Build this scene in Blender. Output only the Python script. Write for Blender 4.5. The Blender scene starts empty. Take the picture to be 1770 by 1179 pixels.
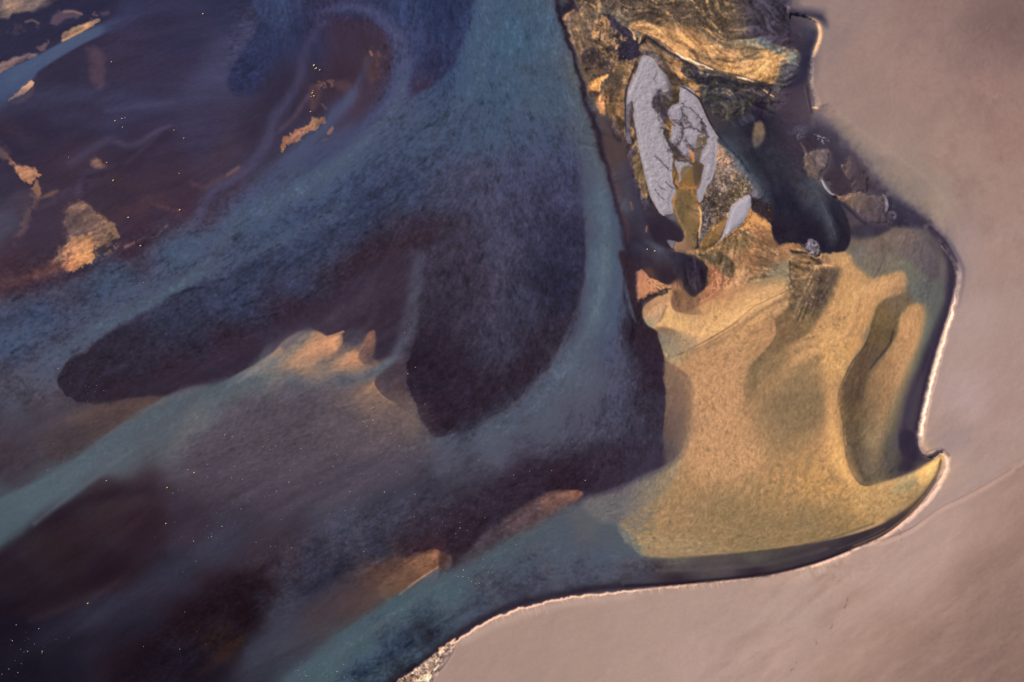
# A braided glacial river seen from the air: silt-laden blue and plum water, golden shoals,
# a pink sand plain, a cracked grey mud islet.  Everything is built as terrain, metre by metre.
import math, random
import numpy as np

rng = np.random.default_rng(7)
random.seed(7)
f32 = np.float32
M = 0.1                       # metres per plan unit (the survey plan below is drawn in decimetres)
PW, PH = 1770, 1179

# ------------------------------------------------------------------ plan grid
def axis(n):
    core = np.arange(-45, n + 45.1, 1.5)
    step, v, lo, hi = 3.0, 45.0, [], []
    while v < 300:
        v += step; step *= 1.12; lo.append(-v); hi.append(n + v)
    for far in (700, 1800, 6000, 25000, 60000):
        lo.append(-far); hi.append(n + far)
    return np.array(lo[::-1] + list(core) + hi, dtype=f32)
GX, GY = axis(PW), axis(PH)
NX, NY = len(GX), len(GY)
CX, CY = np.clip(GX, -260, PW + 260), np.clip(GY, -260, PH + 260)
X, Y = np.meshgrid(CX, CY)
X = X.astype(f32); Y = Y.astype(f32)

# ------------------------------------------------------------------ noise
_tab = rng.random((256, 256)).astype(f32) * 2 - 1
def vnoise(x, y, seed=0):
    x = x + seed * 37.13; y = y + seed * 91.7
    xi = np.floor(x).astype(np.int32); yi = np.floor(y).astype(np.int32)
    fx = (x - xi).astype(f32); fy = (y - yi).astype(f32)
    fx = fx*fx*fx*(fx*(fx*6-15)+10); fy = fy*fy*fy*(fy*(fy*6-15)+10)
    x0 = xi & 255; x1 = (xi+1) & 255; y0 = yi & 255; y1 = (yi+1) & 255
    a = _tab[y0, x0]; b = _tab[y0, x1]; c = _tab[y1, x0]; d = _tab[y1, x1]
    return (a + (b-a)*fx) * (1-fy) + (c + (d-c)*fx) * fy
def fbm(x, y, scale, seed=0, octv=4, gain=.5):
    s = 0; a = 1; t = 0
    x = x/scale; y = y/scale
    for k in range(octv):
        ang = .5 + k*1.1
        xr = x*math.cos(ang) - y*math.sin(ang); yr = x*math.sin(ang) + y*math.cos(ang)
        s = s + a*vnoise(xr, yr, seed + k*3 + 1); t += a*a; a *= gain; x = x*2.03; y = y*2.03
    return s / math.sqrt(t) * 1.6
def sstep(a, b, v):
    t = np.clip((v-a)/(b-a), 0, 1); return t*t*(3-2*t)

# ------------------------------------------------------------------ current direction (for streaks)
FLOW = [(880,50,0,1),(950,200,.25,1),(1030,400,.15,1),(1050,550,-.1,1),(1000,680,-.4,1),(900,780,-1,.5),(750,850,-1,.5),
 (600,700,-1,.35),(300,720,-1,.45),(100,830,-1,.6),(700,250,-.8,.7),(550,370,-1,.6),(300,440,-1,.6),(100,530,-1,.5),
 (900,550,-.1,1),(400,550,-1,.55),(1080,750,0,1),(500,900,-1,.6),(300,1020,-1,.6),(650,950,-1,.55),(750,1060,-1,.65),
 (900,970,-1,.4),(1100,980,-1,.12),(1300,980,-1,.12),(1250,800,-.1,1),(1400,700,-.3,1),(1550,600,-.3,1),(1300,550,-.9,.5),
 (1200,480,.3,1),(1200,100,1,.4),(1020,60,.3,1),(1300,350,.5,1),(1600,200,.3,1),(1500,1050,-1,.7),(1650,950,-1,.7),
 (1330,30,1,.3),(1240,460,-.3,1),(1340,450,1,.25),(1420,520,.35,-1),(1510,560,-.25,1),
 (1200,1100,-1,.2),(100,80,-1,.5),(300,150,-1,.1),(600,100,.2,1),(150,300,-1,.4),(150,400,-1,.5)]
def coarse_eval(fn, step):
    ix = np.unique(np.r_[np.arange(0, NX, step), NX-1]); iy = np.unique(np.r_[np.arange(0, NY, step), NY-1])
    v = fn(X[np.ix_(iy, ix)], Y[np.ix_(iy, ix)])
    return upsample(v, ix, iy, np.arange(NX), np.arange(NY))
def upsample(v, ix, iy, tx, ty):
    kx = np.clip(np.searchsorted(ix, tx, 'right')-1, 0, len(ix)-2); wx = ((tx-ix[kx])/(ix[kx+1]-ix[kx])).astype(f32)
    ky = np.clip(np.searchsorted(iy, ty, 'right')-1, 0, len(iy)-2); wy = ((ty-iy[ky])/(iy[ky+1]-iy[ky])).astype(f32)
    if v.ndim == 3: wx = wx[:, None]; wy = wy[:, None, None]
    else: wy = wy[:, None]
    h = v[:, kx]*(1-wx) + v[:, kx+1]*wx
    return (h[ky]*(1-wy) + h[ky+1]*wy).astype(f32)
def _flow(x, y):
    c = 0; s = 0
    for fx, fy, dx, dy in FLOW:
        w = 1/((x-fx)**2 + (y-fy)**2 + 900)**1.6; a = 2*math.atan2(dy, dx)
        c = c + w*math.cos(a); s = s + w*math.sin(a)
    t = np.arctan2(s, c)/2
    t = t + .9*fbm(x, y, 38, 121, 2)*sstep(985, 1020, x)*sstep(470, 380, y) + .12*fbm(x, y, 70, 123, 2)
    return np.stack([np.cos(t), np.sin(t)], -1)
FD = coarse_eval(_flow, 6); FD /= np.linalg.norm(FD, axis=-1, keepdims=True) + 1e-6

def lic(n, steps, ds, wob=0.0):
    """smear noise n along the current"""
    out = n.copy(); tot = 1
    JY, JX = np.mgrid[0:NY, 0:NX].astype(f32)
    for sg in (1, -1):
        px, py = JX.copy(), JY.copy(); lastx = None
        for k in range(steps):
            ix = np.clip(px.astype(np.int32), 0, NX-2); iy = np.clip(py.astype(np.int32), 0, NY-2)
            d = FD[iy, ix]
            if lastx is not None:
                sgn = np.sign((d*lastx).sum(-1, keepdims=True)); sgn[sgn == 0] = 1; d = d*sgn
            lastx = d
            px = np.clip(px + sg*ds*d[..., 0], 0, NX-2); py = np.clip(py + sg*ds*d[..., 1], 0, NY-2)
            ix = px.astype(np.int32); iy = py.astype(np.int32); wx = px-ix; wy = py-iy
            w = 1 - (k+1)/(steps+1)
            out += w*((n[iy, ix]*(1-wx)+n[iy, ix+1]*wx)*(1-wy) + (n[iy+1, ix]*(1-wx)+n[iy+1, ix+1]*wx)*wy); tot += w
    out -= out.mean(); return (out/out.std()).astype(f32)
def box(n):
    n = (np.roll(n, 1, 0) + 2*n + np.roll(n, -1, 0))/4
    return (np.roll(n, 1, 1) + 2*n + np.roll(n, -1, 1))/4
white = rng.standard_normal((NY, NX)).astype(f32)
L_FINE = lic(box(white), 3, 1.0)                                       # ripples a few decimetres long
L_CHOP = lic(fbm(X, Y, 9, 3, 3).astype(f32), 4, 1.6)                   # boils and chop
L_LONG = lic(box(box(white)), 14, 1.3)                                 # long streaks

# ------------------------------------------------------------------ outlines and brush
VIEWS = {'h1':(968,0,3.942),'h2':(1037,259,3.942),'g':(950,480,5.893),'f':(0,0,1),'a1':(0,0,2.947),'a2':(585,0,2.947),'a3':(1170,0,2.947),'b1':(0,390,2.947),'b2':(585,390,2.947),
 'b3':(1170,390,2.947),'c1':(0,779,2.947),'c2':(585,779,2.947),'c3':(1170,779,2.947),'d1':(970,0,5.893),'d2':(1050,80,5.893),
 'd3':(1050,270,5.893),'d4':(1350,200,5.893),'d5':(1220,0,5.893),'e1':(970,0,11.787),'e2':(1090,380,8.42),'e3':(1300,380,8.42),
 'e4':(1520,640,5.893),'e5':(440,540,5.893),'e6':(670,1059,9.822),'e7':(0,0,8.42)}
_v = [VIEWS['f']]
def V(name): _v[0] = VIEWS[name]            # survey sheet: origin and scale of the coordinates that follow
def loc(pts):
    ox, oy, k = _v[0]
    return np.array([(ox + p[0]/k, oy + p[1]/k) for p in pts], dtype=np.float64)
def spline(p, closed, sub=7, smooth=True):
    n = len(p); out = []; par = []
    if not smooth:
        sub = 1
    for i in range(n if closed else n-1):
        if closed: a, b, c, d = p[(i-1) % n], p[i], p[(i+1) % n], p[(i+2) % n]
        else: a, b, c, d = p[max(i-1, 0)], p[i], p[i+1], p[min(i+2, n-1)]
        for k in range(sub):
            t = k/sub
            if smooth: q = .5*((2*b) + (-a+c)*t + (2*a-5*b+4*c-d)*t*t + (-a+3*b-3*c+d)*t*t*t)
            else: q = b
            out.append(q); par.append(i+t)
    if closed: out.append(out[0]); par.append(n)
    else: out.append(p[-1]); par.append(n-1)
    return np.array(out, dtype=f32), np.array(par, dtype=f32)
def region(bx):
    i0 = max(np.searchsorted(CX, bx[0])-1, 0); i1 = min(np.searchsorted(CX, bx[2])+1, NX)
    j0 = max(np.searchsorted(CY, bx[1])-1, 0); j1 = min(np.searchsorted(CY, bx[3])+1, NY)
    if bx[0] <= -250: i0 = 0
    if bx[2] >= PW+250: i1 = NX
    if bx[1] <= -250: j0 = 0
    if bx[3] >= PH+250: j1 = NY
    return i0, i1, j0, j1
def field(curve, par, closed, pad, step, warp=None):
    """signed (closed) or plain distance to a curve and the parameter of the nearest point, over its neighbourhood"""
    bx = (curve[:, 0].min()-pad, curve[:, 1].min()-pad, curve[:, 0].max()+pad, curve[:, 1].max()+pad)
    i0, i1, j0, j1 = region(bx)
    if i1-i0 < 2 or j1-j0 < 2: return None
    ix = np.unique(np.r_[np.arange(i0, i1, step), i1-1]); iy = np.unique(np.r_[np.arange(j0, j1, step), j1-1])
    x = X[np.ix_(iy, ix)]; y = Y[np.ix_(iy, ix)]
    if warp:
        x, y = (x + warp[0]*fbm(x, y, warp[1], 11, 3)).astype(f32), (y + warp[0]*fbm(x, y, warp[1], 23, 3)).astype(f32)
    best = np.full(x.shape, 1e12, f32); bp = np.zeros(x.shape, f32); ins = np.zeros(x.shape, bool)
    for k in range(len(curve)-1):
        ax, ay = curve[k]; dx = curve[k+1, 0]-ax; dy = curve[k+1, 1]-ay
        q = dx*dx+dy*dy
        if q < 1e-9: continue
        rx = x-ax; ry = y-ay
        t = np.clip((rx*dx + ry*dy)*f32(1/q), 0, 1)
        d = (rx-t*dx)**2 + (ry-t*dy)**2
        m = d < best
        best = np.where(m, d, best); bp = np.where(m, par[k] + t*(par[k+1]-par[k]), bp)
        if closed and dy != 0:
            c = (ay > y) != (ay+dy > y)
            ins ^= c & (rx < ry*f32(dx/dy))
    d = np.sqrt(best)
    if closed: d = np.where(ins, d, -d)
    if step > 1:
        tx = np.arange(i0, i1); ty = np.arange(j0, j1)
        d = upsample(d, ix, iy, tx, ty); bp = upsample(bp, ix, iy, tx, ty)
    return (slice(j0, j1), slice(i0, i1)), d, bp
def attr(vals, bp, n, closed, corners=None, sl=None):
    if np.isscalar(vals): return vals
    if closed and corners is not None:
        js = np.arange(sl[0].start, sl[0].stop); ks = np.arange(sl[1].start, sl[1].stop)
        st = 4 if len(js)*len(ks) > 8000 else 1
        jy = np.unique(np.r_[js[::st], js[-1]]); kx = np.unique(np.r_[ks[::st], ks[-1]])
        x = X[np.ix_(jy, kx)]; y = Y[np.ix_(jy, kx)]; c = 0; w = 0
        for (qx, qy), v in zip(corners, vals):
            ww = 1/((x-qx)**2 + (y-qy)**2 + 4)**1.6; c = c + ww*v; w = w + ww
        v = (c/w).astype(f32)
        return v if st == 1 else upsample(v, kx, jy, ks, js)
    v = np.array(list(vals) + ([vals[0]] if closed else []), f32)
    return np.interp(bp, np.arange(len(v)), v).astype(f32)
CH = {k: np.zeros((NY, NX), f32) for k in ('chop', 'grain', 'rough', 'streak', 'speck', 'wrinkle', 'lump')}
COL = None
def paint(sl, a, fill, ch):
    global COL
    if ch:
        CH[ch][sl] += (fill - CH[ch][sl])*a; return
    if isinstance(fill, tuple): c = np.array(fill, f32)
    else:
        x = X[sl]; y = Y[sl]; c = 0; w = 0
        p = loc([(q[0], q[1]) for q in fill])
        for (qx, qy), q in zip(p, fill):
            ww = (1/((x-qx)**2 + (y-qy)**2 + 60)**1.5).astype(f32)[..., None]
            c = c + ww*np.array(q[2:5], f32); w = w + ww
        c = c/w
    COL[sl] += (c - COL[sl])*a[..., None]
def nmask(m, x, y, sl):
    kind, sc, lo, hi = m[:4]; sd = m[4] if len(m) > 4 else 5
    n = {'diag': lambda: fbm((.8*x-.6*y)*.22, .6*x+.8*y, sc, sd, 5, .6), 'fbm': lambda: fbm(x, y, sc, sd, 5, .62), 'long': lambda: L_LONG[sl], 'fine': lambda: L_FINE[sl], 'chop': lambda: L_CHOP[sl],
         'mix': lambda: .6*fbm(x, y, sc, sd, 4, .65) + .6*L_LONG[sl]}[kind]()
    md = (lo+hi)/2; hw = max((hi-lo)*.5*1.35, .42)
    return sstep(md-hw, md+hw, n)
KEEP = {}
def P(pts, fill, soft=6, op=1.0, mask=None, warp=None, ch=None, smooth=True, keep=None):
    """fill an outline: soft = width over which its edge fades, one value or one per corner"""
    p = loc(pts); cv, par = spline(p, True, 6 if len(pts) > 8 else 8, smooth)
    if keep: KEEP[keep] = ([tuple(q) for q in p], warp)
    ms = soft if np.isscalar(soft) else max(soft); mn = soft if np.isscalar(soft) else min(soft)
    step = 3 if mn > 12 else (2 if mn > 4 else 1)
    r = field(cv, par, True, ms*.55+4, step, warp)
    if r is None: return
    sl, d, bp = r
    s = attr(soft, bp, len(p), True, p, sl)
    t = np.clip(.5 + d/s, 0, 1); a = t*t*(3-2*t)
    a = a*attr(op, bp, len(p), True, p, sl)
    if mask: a = a*nmask(mask, X[sl], Y[sl], sl)
    paint(sl, a.astype(f32), fill, ch)
def S(pts, w, fill, op=1.0, mask=None, warp=None, ch=None, hard=False):
    """a soft band along a line: w = half width, op = strength, each one value or one per point"""
    p = loc(pts); cv, par = spline(p, False, 8)
    mw = w if np.isscalar(w) else max(w)
    r = field(cv, par, False, mw*2.3+2, 1 if mw < 9 else 3, warp)
    if r is None: return
    sl, d, bp = r
    ww = attr(w, bp, len(p), False); a = np.exp(-(d/ww)**2) if not hard else 1-sstep(.75, 1.15, d/ww)
    a = a*attr(op, bp, len(p), False)
    if mask: a = a*nmask(mask, X[sl], Y[sl], sl)
    paint(sl, a.astype(f32), fill, ch)
def mask_of(pts, pad, warp=None, smooth=True):
    """signed distance (plan units) to an outline over the whole grid, -1e3 far away, and nearest corner parameter"""
    p = np.array(pts, dtype=np.float64); cv, par = spline(p, True, 6 if len(pts) > 8 else 8, smooth)
    D = np.full((NY, NX), -1e3, f32); B = np.zeros((NY, NX), f32)
    r = field(cv, par, True, pad, 2 if len(pts) > 20 else 1, warp)
    D[r[0]] = r[1]; B[r[0]] = r[2]
    return D, B, len(pts)
# ------------------------------------------------------------------ silt and sediment colours, corner vignette painted in: broad tones first
BASE = [(30,30,46,42,68),(150,20,46,44,78),(300,60,50,47,80),(420,30,46,47,82),(400,130,64,66,96),(520,60,46,52,88),(620,40,54,56,92),
(700,20,50,66,104),(760,120,58,80,112),(830,20,66,94,124),(880,60,68,104,128),(950,40,72,104,126),(850,150,66,96,120),(950,160,72,96,116),
(930,250,66,84,108),(820,240,66,88,112),(700,230,70,88,112),(620,260,70,90,114),(560,320,72,94,118),(700,330,58,72,98),(450,360,68,88,114),
(300,420,62,86,110),(180,470,58,82,106),(60,530,54,74,100),(20,600,58,74,100),(800,330,68,74,98),(900,350,66,72,98),(960,300,66,80,104),
(860,420,68,70,92),(940,420,58,60,88),(760,420,66,60,80),(620,370,54,68,98),(520,420,56,68,96),(420,470,54,62,88),(340,520,52,56,80),
(100,110,50,44,70),(200,110,60,50,78),(300,120,58,50,82),(220,190,56,54,86),(100,190,54,48,76),(60,240,50,42,70),(250,250,58,46,72),
(350,220,62,56,86),(400,260,66,56,78),(300,330,66,48,68),(200,310,62,46,66),(100,290,64,48,68),(60,380,66,52,72),(250,390,70,46,66),(170,410,72,52,66),
(320,370,74,50,70),(400,320,68,54,76),(440,230,58,48,72),(480,160,54,46,72),(30,470,74,50,66),(60,500,70,52,72),(150,440,66,44,64),(240,420,66,48,70),
(560,60,56,50,82),(600,110,66,50,72),(560,170,60,46,66),(620,190,72,54,74),(650,90,60,54,84),
(150,650,54,46,66),(250,600,52,48,68),(300,650,52,42,60),(400,600,56,44,64),(480,530,62,46,66),(560,500,62,44,62),(650,440,62,46,66),(720,400,64,52,72),
(620,540,66,50,68),(690,560,64,54,72),(800,480,62,56,76),(780,560,58,48,66),(880,520,60,60,82),(960,500,52,50,74),(900,620,60,56,76),(820,640,56,46,64),
(760,680,54,42,60),(800,730,52,42,60),(880,680,58,52,70),(970,560,58,52,74),
(1050,350,84,110,126),(1040,450,86,110,126),(1040,540,88,106,122),(1000,640,90,100,116),(940,720,88,96,112),(860,770,84,90,106),(760,790,80,82,98),
(1080,600,76,90,112),(1080,700,76,82,104),(1060,780,66,62,84),(1110,760,66,62,82),(1120,680,60,52,72),(1020,760,80,82,100),(960,790,78,80,98),
(60,650,76,76,94),(30,720,70,62,76),(100,700,80,70,82),(180,700,86,72,78),(260,690,80,66,72),(100,770,76,62,70),(20,800,66,54,66),
(300,760,84,94,104),(200,790,90,102,110),(400,700,90,96,108),(500,650,104,106,112),(450,740,82,80,94),(520,710,84,82,98),(600,690,84,78,88),(640,740,98,82,82),
(560,780,84,74,88),(440,790,80,70,84),(330,790,82,76,90),(700,770,84,74,86),(650,820,76,68,84),(500,840,76,64,80),(350,830,72,60,74),(250,850,68,52,64),
(100,850,78,100,110),(20,900,76,98,106),(180,870,64,48,58),(120,910,48,34,48),(250,920,54,38,50),(30,1000,40,30,42),(120,960,46,32,40),(200,1000,44,32,44),
(330,900,62,50,66),(380,940,64,60,78),(300,990,52,48,66),(180,1060,46,42,60),(100,1100,38,34,52),(20,1100,28,24,40),(60,1160,26,24,38),(250,1080,46,44,62),
(400,1010,46,32,46),(330,1060,42,30,42),(250,1140,34,26,40),(420,1060,38,26,36),(400,1110,42,30,34),(350,1160,32,26,40),(450,960,66,54,68),(500,950,68,56,68),
(480,1050,62,60,76),(440,1130,56,60,76),(500,1110,64,64,78),(560,1060,70,58,66),(540,970,58,58,80),(600,900,70,72,90),(560,870,76,70,86),(680,880,66,66,84),
(740,860,66,62,80),(650,950,56,58,80),(580,1000,60,56,74),(540,1020,58,54,74),(720,930,60,50,68),(800,900,58,46,62),(860,850,64,56,74),(920,820,62,50,68),(1000,820,62,50,68),
(1050,830,66,60,80),(780,960,58,44,58),(720,950,66,46,54),(640,1000,90,66,64),(600,1030,82,64,66),(680,990,92,68,62),(840,930,80,66,76),(900,890,90,70,72),
(800,970,78,70,82),(860,960,84,98,108),(780,1020,82,112,118),(700,1060,76,106,112),(620,1110,74,104,110),(560,1160,74,104,108),(640,1160,54,74,90),(700,1120,54,72,90),(740,1080,58,80,94),
(820,1050,64,74,90),(900,1000,72,88,102),(960,940,84,98,110),(1020,900,92,94,100),(1040,960,78,92,106),(1000,1000,70,76,92),(900,1020,64,58,76),(1080,990,80,84,100),
(1080,900,100,102,104),(740,1100,46,40,58),(690,1160,40,34,50),
# the sand plain
(1450,20,146,124,120),(1500,90,150,126,120),(1600,30,144,118,112),(1740,30,132,106,102),(1460,180,148,126,120),(1580,150,152,126,120),(1720,150,150,122,116),
(1750,240,150,122,114),(1530,260,154,132,124),(1640,260,158,132,124),(1740,340,156,130,122),(1560,310,146,128,118),(1620,360,152,134,124),(1720,440,162,136,128),
(1680,430,158,136,130),(1690,560,166,144,138),(1750,600,162,138,132),(1670,690,172,148,146),(1740,720,162,136,130),(1650,760,156,134,132),(1700,830,166,142,134),(1760,800,156,132,122),
(1640,870,164,140,138),(1600,920,170,146,142),(1700,900,158,132,122),(1760,960,144,118,108),(1620,980,162,136,126),(1680,1020,154,128,116),(1760,1080,138,112,102),(1750,1160,134,106,98),
(1540,1000,168,142,132),(1460,1010,174,150,138),(1520,1080,162,136,124),(1600,1120,154,128,116),(1660,1160,144,116,106),(1400,1070,174,150,140),(1300,1060,170,146,136),(1200,1060,168,144,134),
(1450,1150,166,140,128),(1340,1150,176,150,140),(1220,1150,172,146,138),(1100,1080,166,142,132),(1000,1080,162,138,128),(900,1100,160,136,126),(1000,1150,162,138,128),(850,1160,158,134,126),(1100,1150,166,142,132),
# the golden fan and the islands
(1000,20,90,74,70),(1150,30,116,94,66),(1250,30,112,90,70),(1330,60,88,74,70),(1380,100,66,60,78),(1040,120,112,90,70),(1060,250,84,66,66),(1070,330,72,58,72),(1100,400,62,52,68),
(1250,170,72,62,66),(1300,250,48,50,72),(1350,300,52,58,78),(1380,350,52,56,74),(1420,390,50,46,66),(1440,240,74,64,80),(1480,320,84,70,80),(1420,290,100,88,92),(1520,360,84,70,82),
(1200,520,176,140,94),(1250,560,200,162,100),(1170,480,104,80,64),(1330,480,150,122,86),(1150,650,120,96,80),(1170,720,110,88,80),(1220,720,176,142,94),(1220,820,178,146,96),
(1300,680,170,138,94),(1380,560,196,158,96),(1480,480,180,148,94),(1560,440,110,104,92),(1600,420,84,76,80),(1540,520,150,126,88),(1580,560,112,110,92),(1600,520,88,92,92),(1480,700,130,106,78),(1540,740,120,106,84),(1570,700,90,90,84),
(1330,800,184,150,94),(1420,800,204,162,92),(1280,900,164,138,92),(1400,900,172,142,90),(1150,900,170,142,98),(1200,950,148,130,98),(1300,970,96,88,80),(1520,870,186,152,92),(1600,820,236,196,118)]
_b = np.array(BASE, f32)
def _base(x, y):
    x = x + 7*fbm(x, y, 60, 2, 3); y = y + 7*fbm(x, y, 60, 8, 3)
    c = 0; w = 0
    for bx, by, r, g, b in _b:
        ww = (1/((x-bx)**2 + (y-by)**2 + 500)**1.9).astype(f32); w = w + ww
        c = c + ww[..., None]*np.array([r, g, b], f32)
    return c/w[..., None]
COL = coarse_eval(_base, 4)

# ---------------- upper left: dark plum shallows, thin blue threads
V('a1')
P([(-400,-400),(620,-300),(560,60),(330,200),(190,280),(0,370),(-400,600)], (42,41,72), soft=30, op=.8)
P([(-40,70),(10,-60),(300,-60),(260,20),(130,60),(60,75),(20,95)], [(60,30,150,120,104),(180,20,118,98,96),(260,0,90,76,88),(0,90,96,80,84)], soft=[6,14,14,14,8,8,6], warp=(2,14), keep='corner')
S([(-30,20),(-5,60),(10,-20)], 4, (92,70,82), op=.8)
P([(40,175),(80,130),(150,100),(195,115),(190,150),(140,160),(70,190)], (86,66,84), soft=9, op=.55, mask=('fbm',9,-.6,.6), warp=(3,10))
S([(130,112),(165,104),(195,118)], 2.2, (128,94,92), op=.7)
P([(250,110),(310,62),(410,60),(400,90),(330,100),(280,128)], (100,76,92), soft=7, op=.75, warp=(2.5,12))
S([(325,60),(370,58),(415,72)], 2.2, (138,104,98), op=.9)
P([(310,185),(350,150),(430,115),(490,96),(505,105),(440,150),(370,190),(325,212)], [(320,190,120,88,92),(400,150,128,102,90),(480,110,150,118,102),(360,190,168,128,92),(440,148,186,142,96)], soft=2.5, warp=(1.5,8), keep='strip')
P([(460,100),(480,60),(500,80),(498,105)], (140,104,100), soft=4, op=.6, mask=('fbm',4,-.5,.5))
S([(320,208),(380,178),(430,148),(452,132)], 2.6, (200,154,98), op=.85)
P([(190,238),(230,222),(245,200),(250,215),(240,245),(205,255)], (118,86,92), soft=4, op=.8, warp=(2,7))
P([(-60,330),(0,318),(60,298),(130,276),(180,270),(190,284),(120,312),(60,338),(0,374),(-60,410)], [(20,340,128,98,98),(150,285,112,84,92)], soft=3, warp=(1.6,8), keep='edge')
S([(520,72),(548,66)], 4, (104,80,92), op=.6)
P([(-300,440),(-60,400),(60,342),(190,286),(300,225),(420,165),(520,120),(600,80),(640,0),(700,-200),(860,-300),(760,0),(650,90),(545,160),(440,215),(330,275),(200,360),(170,400),(60,500),(-20,560),(-300,700)],
  [(0,440,62,82,116),(150,330,68,90,124),(320,240,72,92,124),(480,165,74,96,126),(560,120,58,70,104),(640,60,52,58,94),(700,0,46,56,92)], soft=[30,8,5,5,5,7,12,24,40,60,60,50,26,10,5,6,8,10,14,20,30], op=[1,1,1,1,1,1,1,.9,.7,.5,.3,.4,.6,.9,1,1,1,1,1,1,1])
S([(60,400),(180,325),(320,240),(500,165)], [12,10,8,5], (78,104,136), op=.55)
S([(545,160),(640,110),(760,60),(900,30),(1050,-20)], [4,9,13,16,20], (56,64,100), op=[.5,.5,.4,.3,.2])
P([(45,512),(100,460),(160,408),(168,440),(110,485),(75,500)], [(150,430,204,158,116),(90,480,168,128,104)], soft=2.5, warp=(1,6), keep='wedge')
P([(60,520),(130,480),(172,445),(160,490),(100,525)], (104,78,84), soft=10, op=.7)
P([(430,250),(490,240),(530,290),(530,420),(500,460),(460,400),(470,330)], (98,70,84), soft=16, op=.6, warp=(3,18))
S([(-60,560),(200,500),(400,485),(620,500),(820,530),(1000,470),(1160,330),(1270,160)], [24,20,16,12,14,22,28,34], (62,66,98), op=[.5,.5,.55,.45,.45,.5,.6,.6])
S([(960,560),(1010,440),(1180,260),(1300,110)], [30,36,40,36], (70,74,104), op=[.2,.4,.55,.4])
S([(540,560),(700,545),(880,520)], 7, (74,76,106), op=.4)
S([(360,830),(470,760),(560,715),(650,740),(720,720),(800,670),(870,640)], [8,8,7,6,6,5,3], (80,74,100), op=[.3,.5,.6,.5,.7,.75,.4])
S([(400,980),(430,900),(500,860),(640,830),(720,770),(800,690)], [8,8,7,5,5,4], (76,66,92), op=[.4,.55,.5,.5,.5,.4])
S([(430,960),(440,905),(520,900)], 6, (48,38,60), op=.6)
P([(455,810),(500,812),(540,840),(520,858),(470,850)], (128,92,80), soft=8, op=.85, warp=(2,9), keep='dot')
S([(600,840),(660,850),(720,790),(860,690)], 9, (56,42,64), op=.5)
# ring of silt round the plum patch, top centre
P([(1180,470),(1160,400),(1210,300),(1290,190),(1320,90),(1290,0),(1290,-300),(1600,-300),(1500,60),(1450,250),(1400,330),(1290,480),(1240,480)], [(1250,400,48,54,92),(1340,200,48,58,96),(1400,50,54,70,106)], soft=[16,8,8,6,6,20,40,90,80,60,50,20,14])
V('a2')
P([(430,-200),(425,100),(400,260),(360,380),(330,500),(400,475),(480,440),(530,395),(590,330),(640,220),(665,140),(690,60),(710,-200)],
  [(480,60,44,56,94),(560,150,46,58,96),(480,300,50,56,92),(380,460,66,58,86),(620,200,52,66,102)], soft=[60,50,40,30,18,9,6,6,8,9,12,16,24])
S([(-100,70),(40,35),(140,50),(230,100),(300,200),(330,310),(300,440),(240,540),(150,640),(40,740),(-120,830)], [10,11,14,16,18,22,22,20,22,24,26], (64,72,106), op=[.3,.45,.55,.6,.65,.7,.75,.85,.8,.8,.8])
S([(330,-40),(390,150),(380,300),(330,430),(250,560)], [24,22,18,14,12], (58,70,108), op=[.4,.5,.5,.5,.4])
P([(-50,300),(-40,120),(60,90),(170,110),(250,200),(270,330),(220,460),(120,560),(0,640),(-120,660)], [(60,200,68,50,72),(160,280,72,54,70),(100,480,74,56,76),(0,560,66,54,80),(0,400,66,46,62)], soft=[40,30,24,22,20,18,18,18,20,40], op=.8)
P([(130,300),(180,260),(220,290),(200,400),(150,400)], (92,66,70), soft=14, op=.6, warp=(3,10))
S([(170,240),(145,320),(110,420),(60,510),(0,590),(-60,650)], [4,5,7,9,10,10], (72,72,100), op=[.3,.5,.6,.7,.75,.7])
S([(162,262),(170,280)], 2, (176,120,84), op=.8); S([(200,262),(206,285)], 1.6, (140,96,84), op=.5)
V('a1')
S([(1640,120),(1560,240),(1525,400),(1460,520),(1400,600),(1370,700),(1320,790),(1220,890),(1100,960),(1040,1040),(1000,1140)], [8,9,10,10,11,11,11,11,11,11,12], (74,74,104), op=[.3,.5,.55,.7,.7,.75,.7,.7,.7,.7,.7])
S([(1570,490),(1500,590),(1430,660)], 5, (92,74,96), op=.6)
S([(1800,480),(1720,560),(1640,660),(1560,730),(1440,850),(1340,960),(1230,1060)], [10,12,12,12,14,20,26], (70,84,114), op=[.7,.85,.9,.9,.8,.7,.6])
P([(1460,740),(1480,680),(1560,640),(1600,595),(1670,598),(1620,650),(1540,700)], [(1500,690,150,104,84),(1560,660,158,114,84),(1630,610,140,104,84),(1520,710,168,122,90)], soft=3, warp=(2.5,7), keep='shelf')
P([(1430,770),(1440,705),(1460,700),(1450,760)], (150,104,78), soft=3, warp=(1.5,6))
P([(1610,470),(1610,420),(1650,398),(1700,405),(1690,440),(1640,445)], (132,94,84), soft=5, op=.75, mask=('fbm',6,-.7,.4), warp=(3,7))
P([(1575,470),(1590,430),(1640,460),(1620,540),(1585,560)], (100,70,76), soft=10, op=.6)
P([(1700,420),(1760,410),(1800,440),(1740,470)], (92,68,76), soft=12, op=.6)
P([(1665,680),(1690,645),(1700,655),(1680,685)], (140,104,96), soft=3, op=.9); S([(1640,715),(1670,708)], 1.6, (104,84,90), op=.7)
S([(1640,530),(1660,555)], 2, (118,84,84), op=.7)
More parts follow.
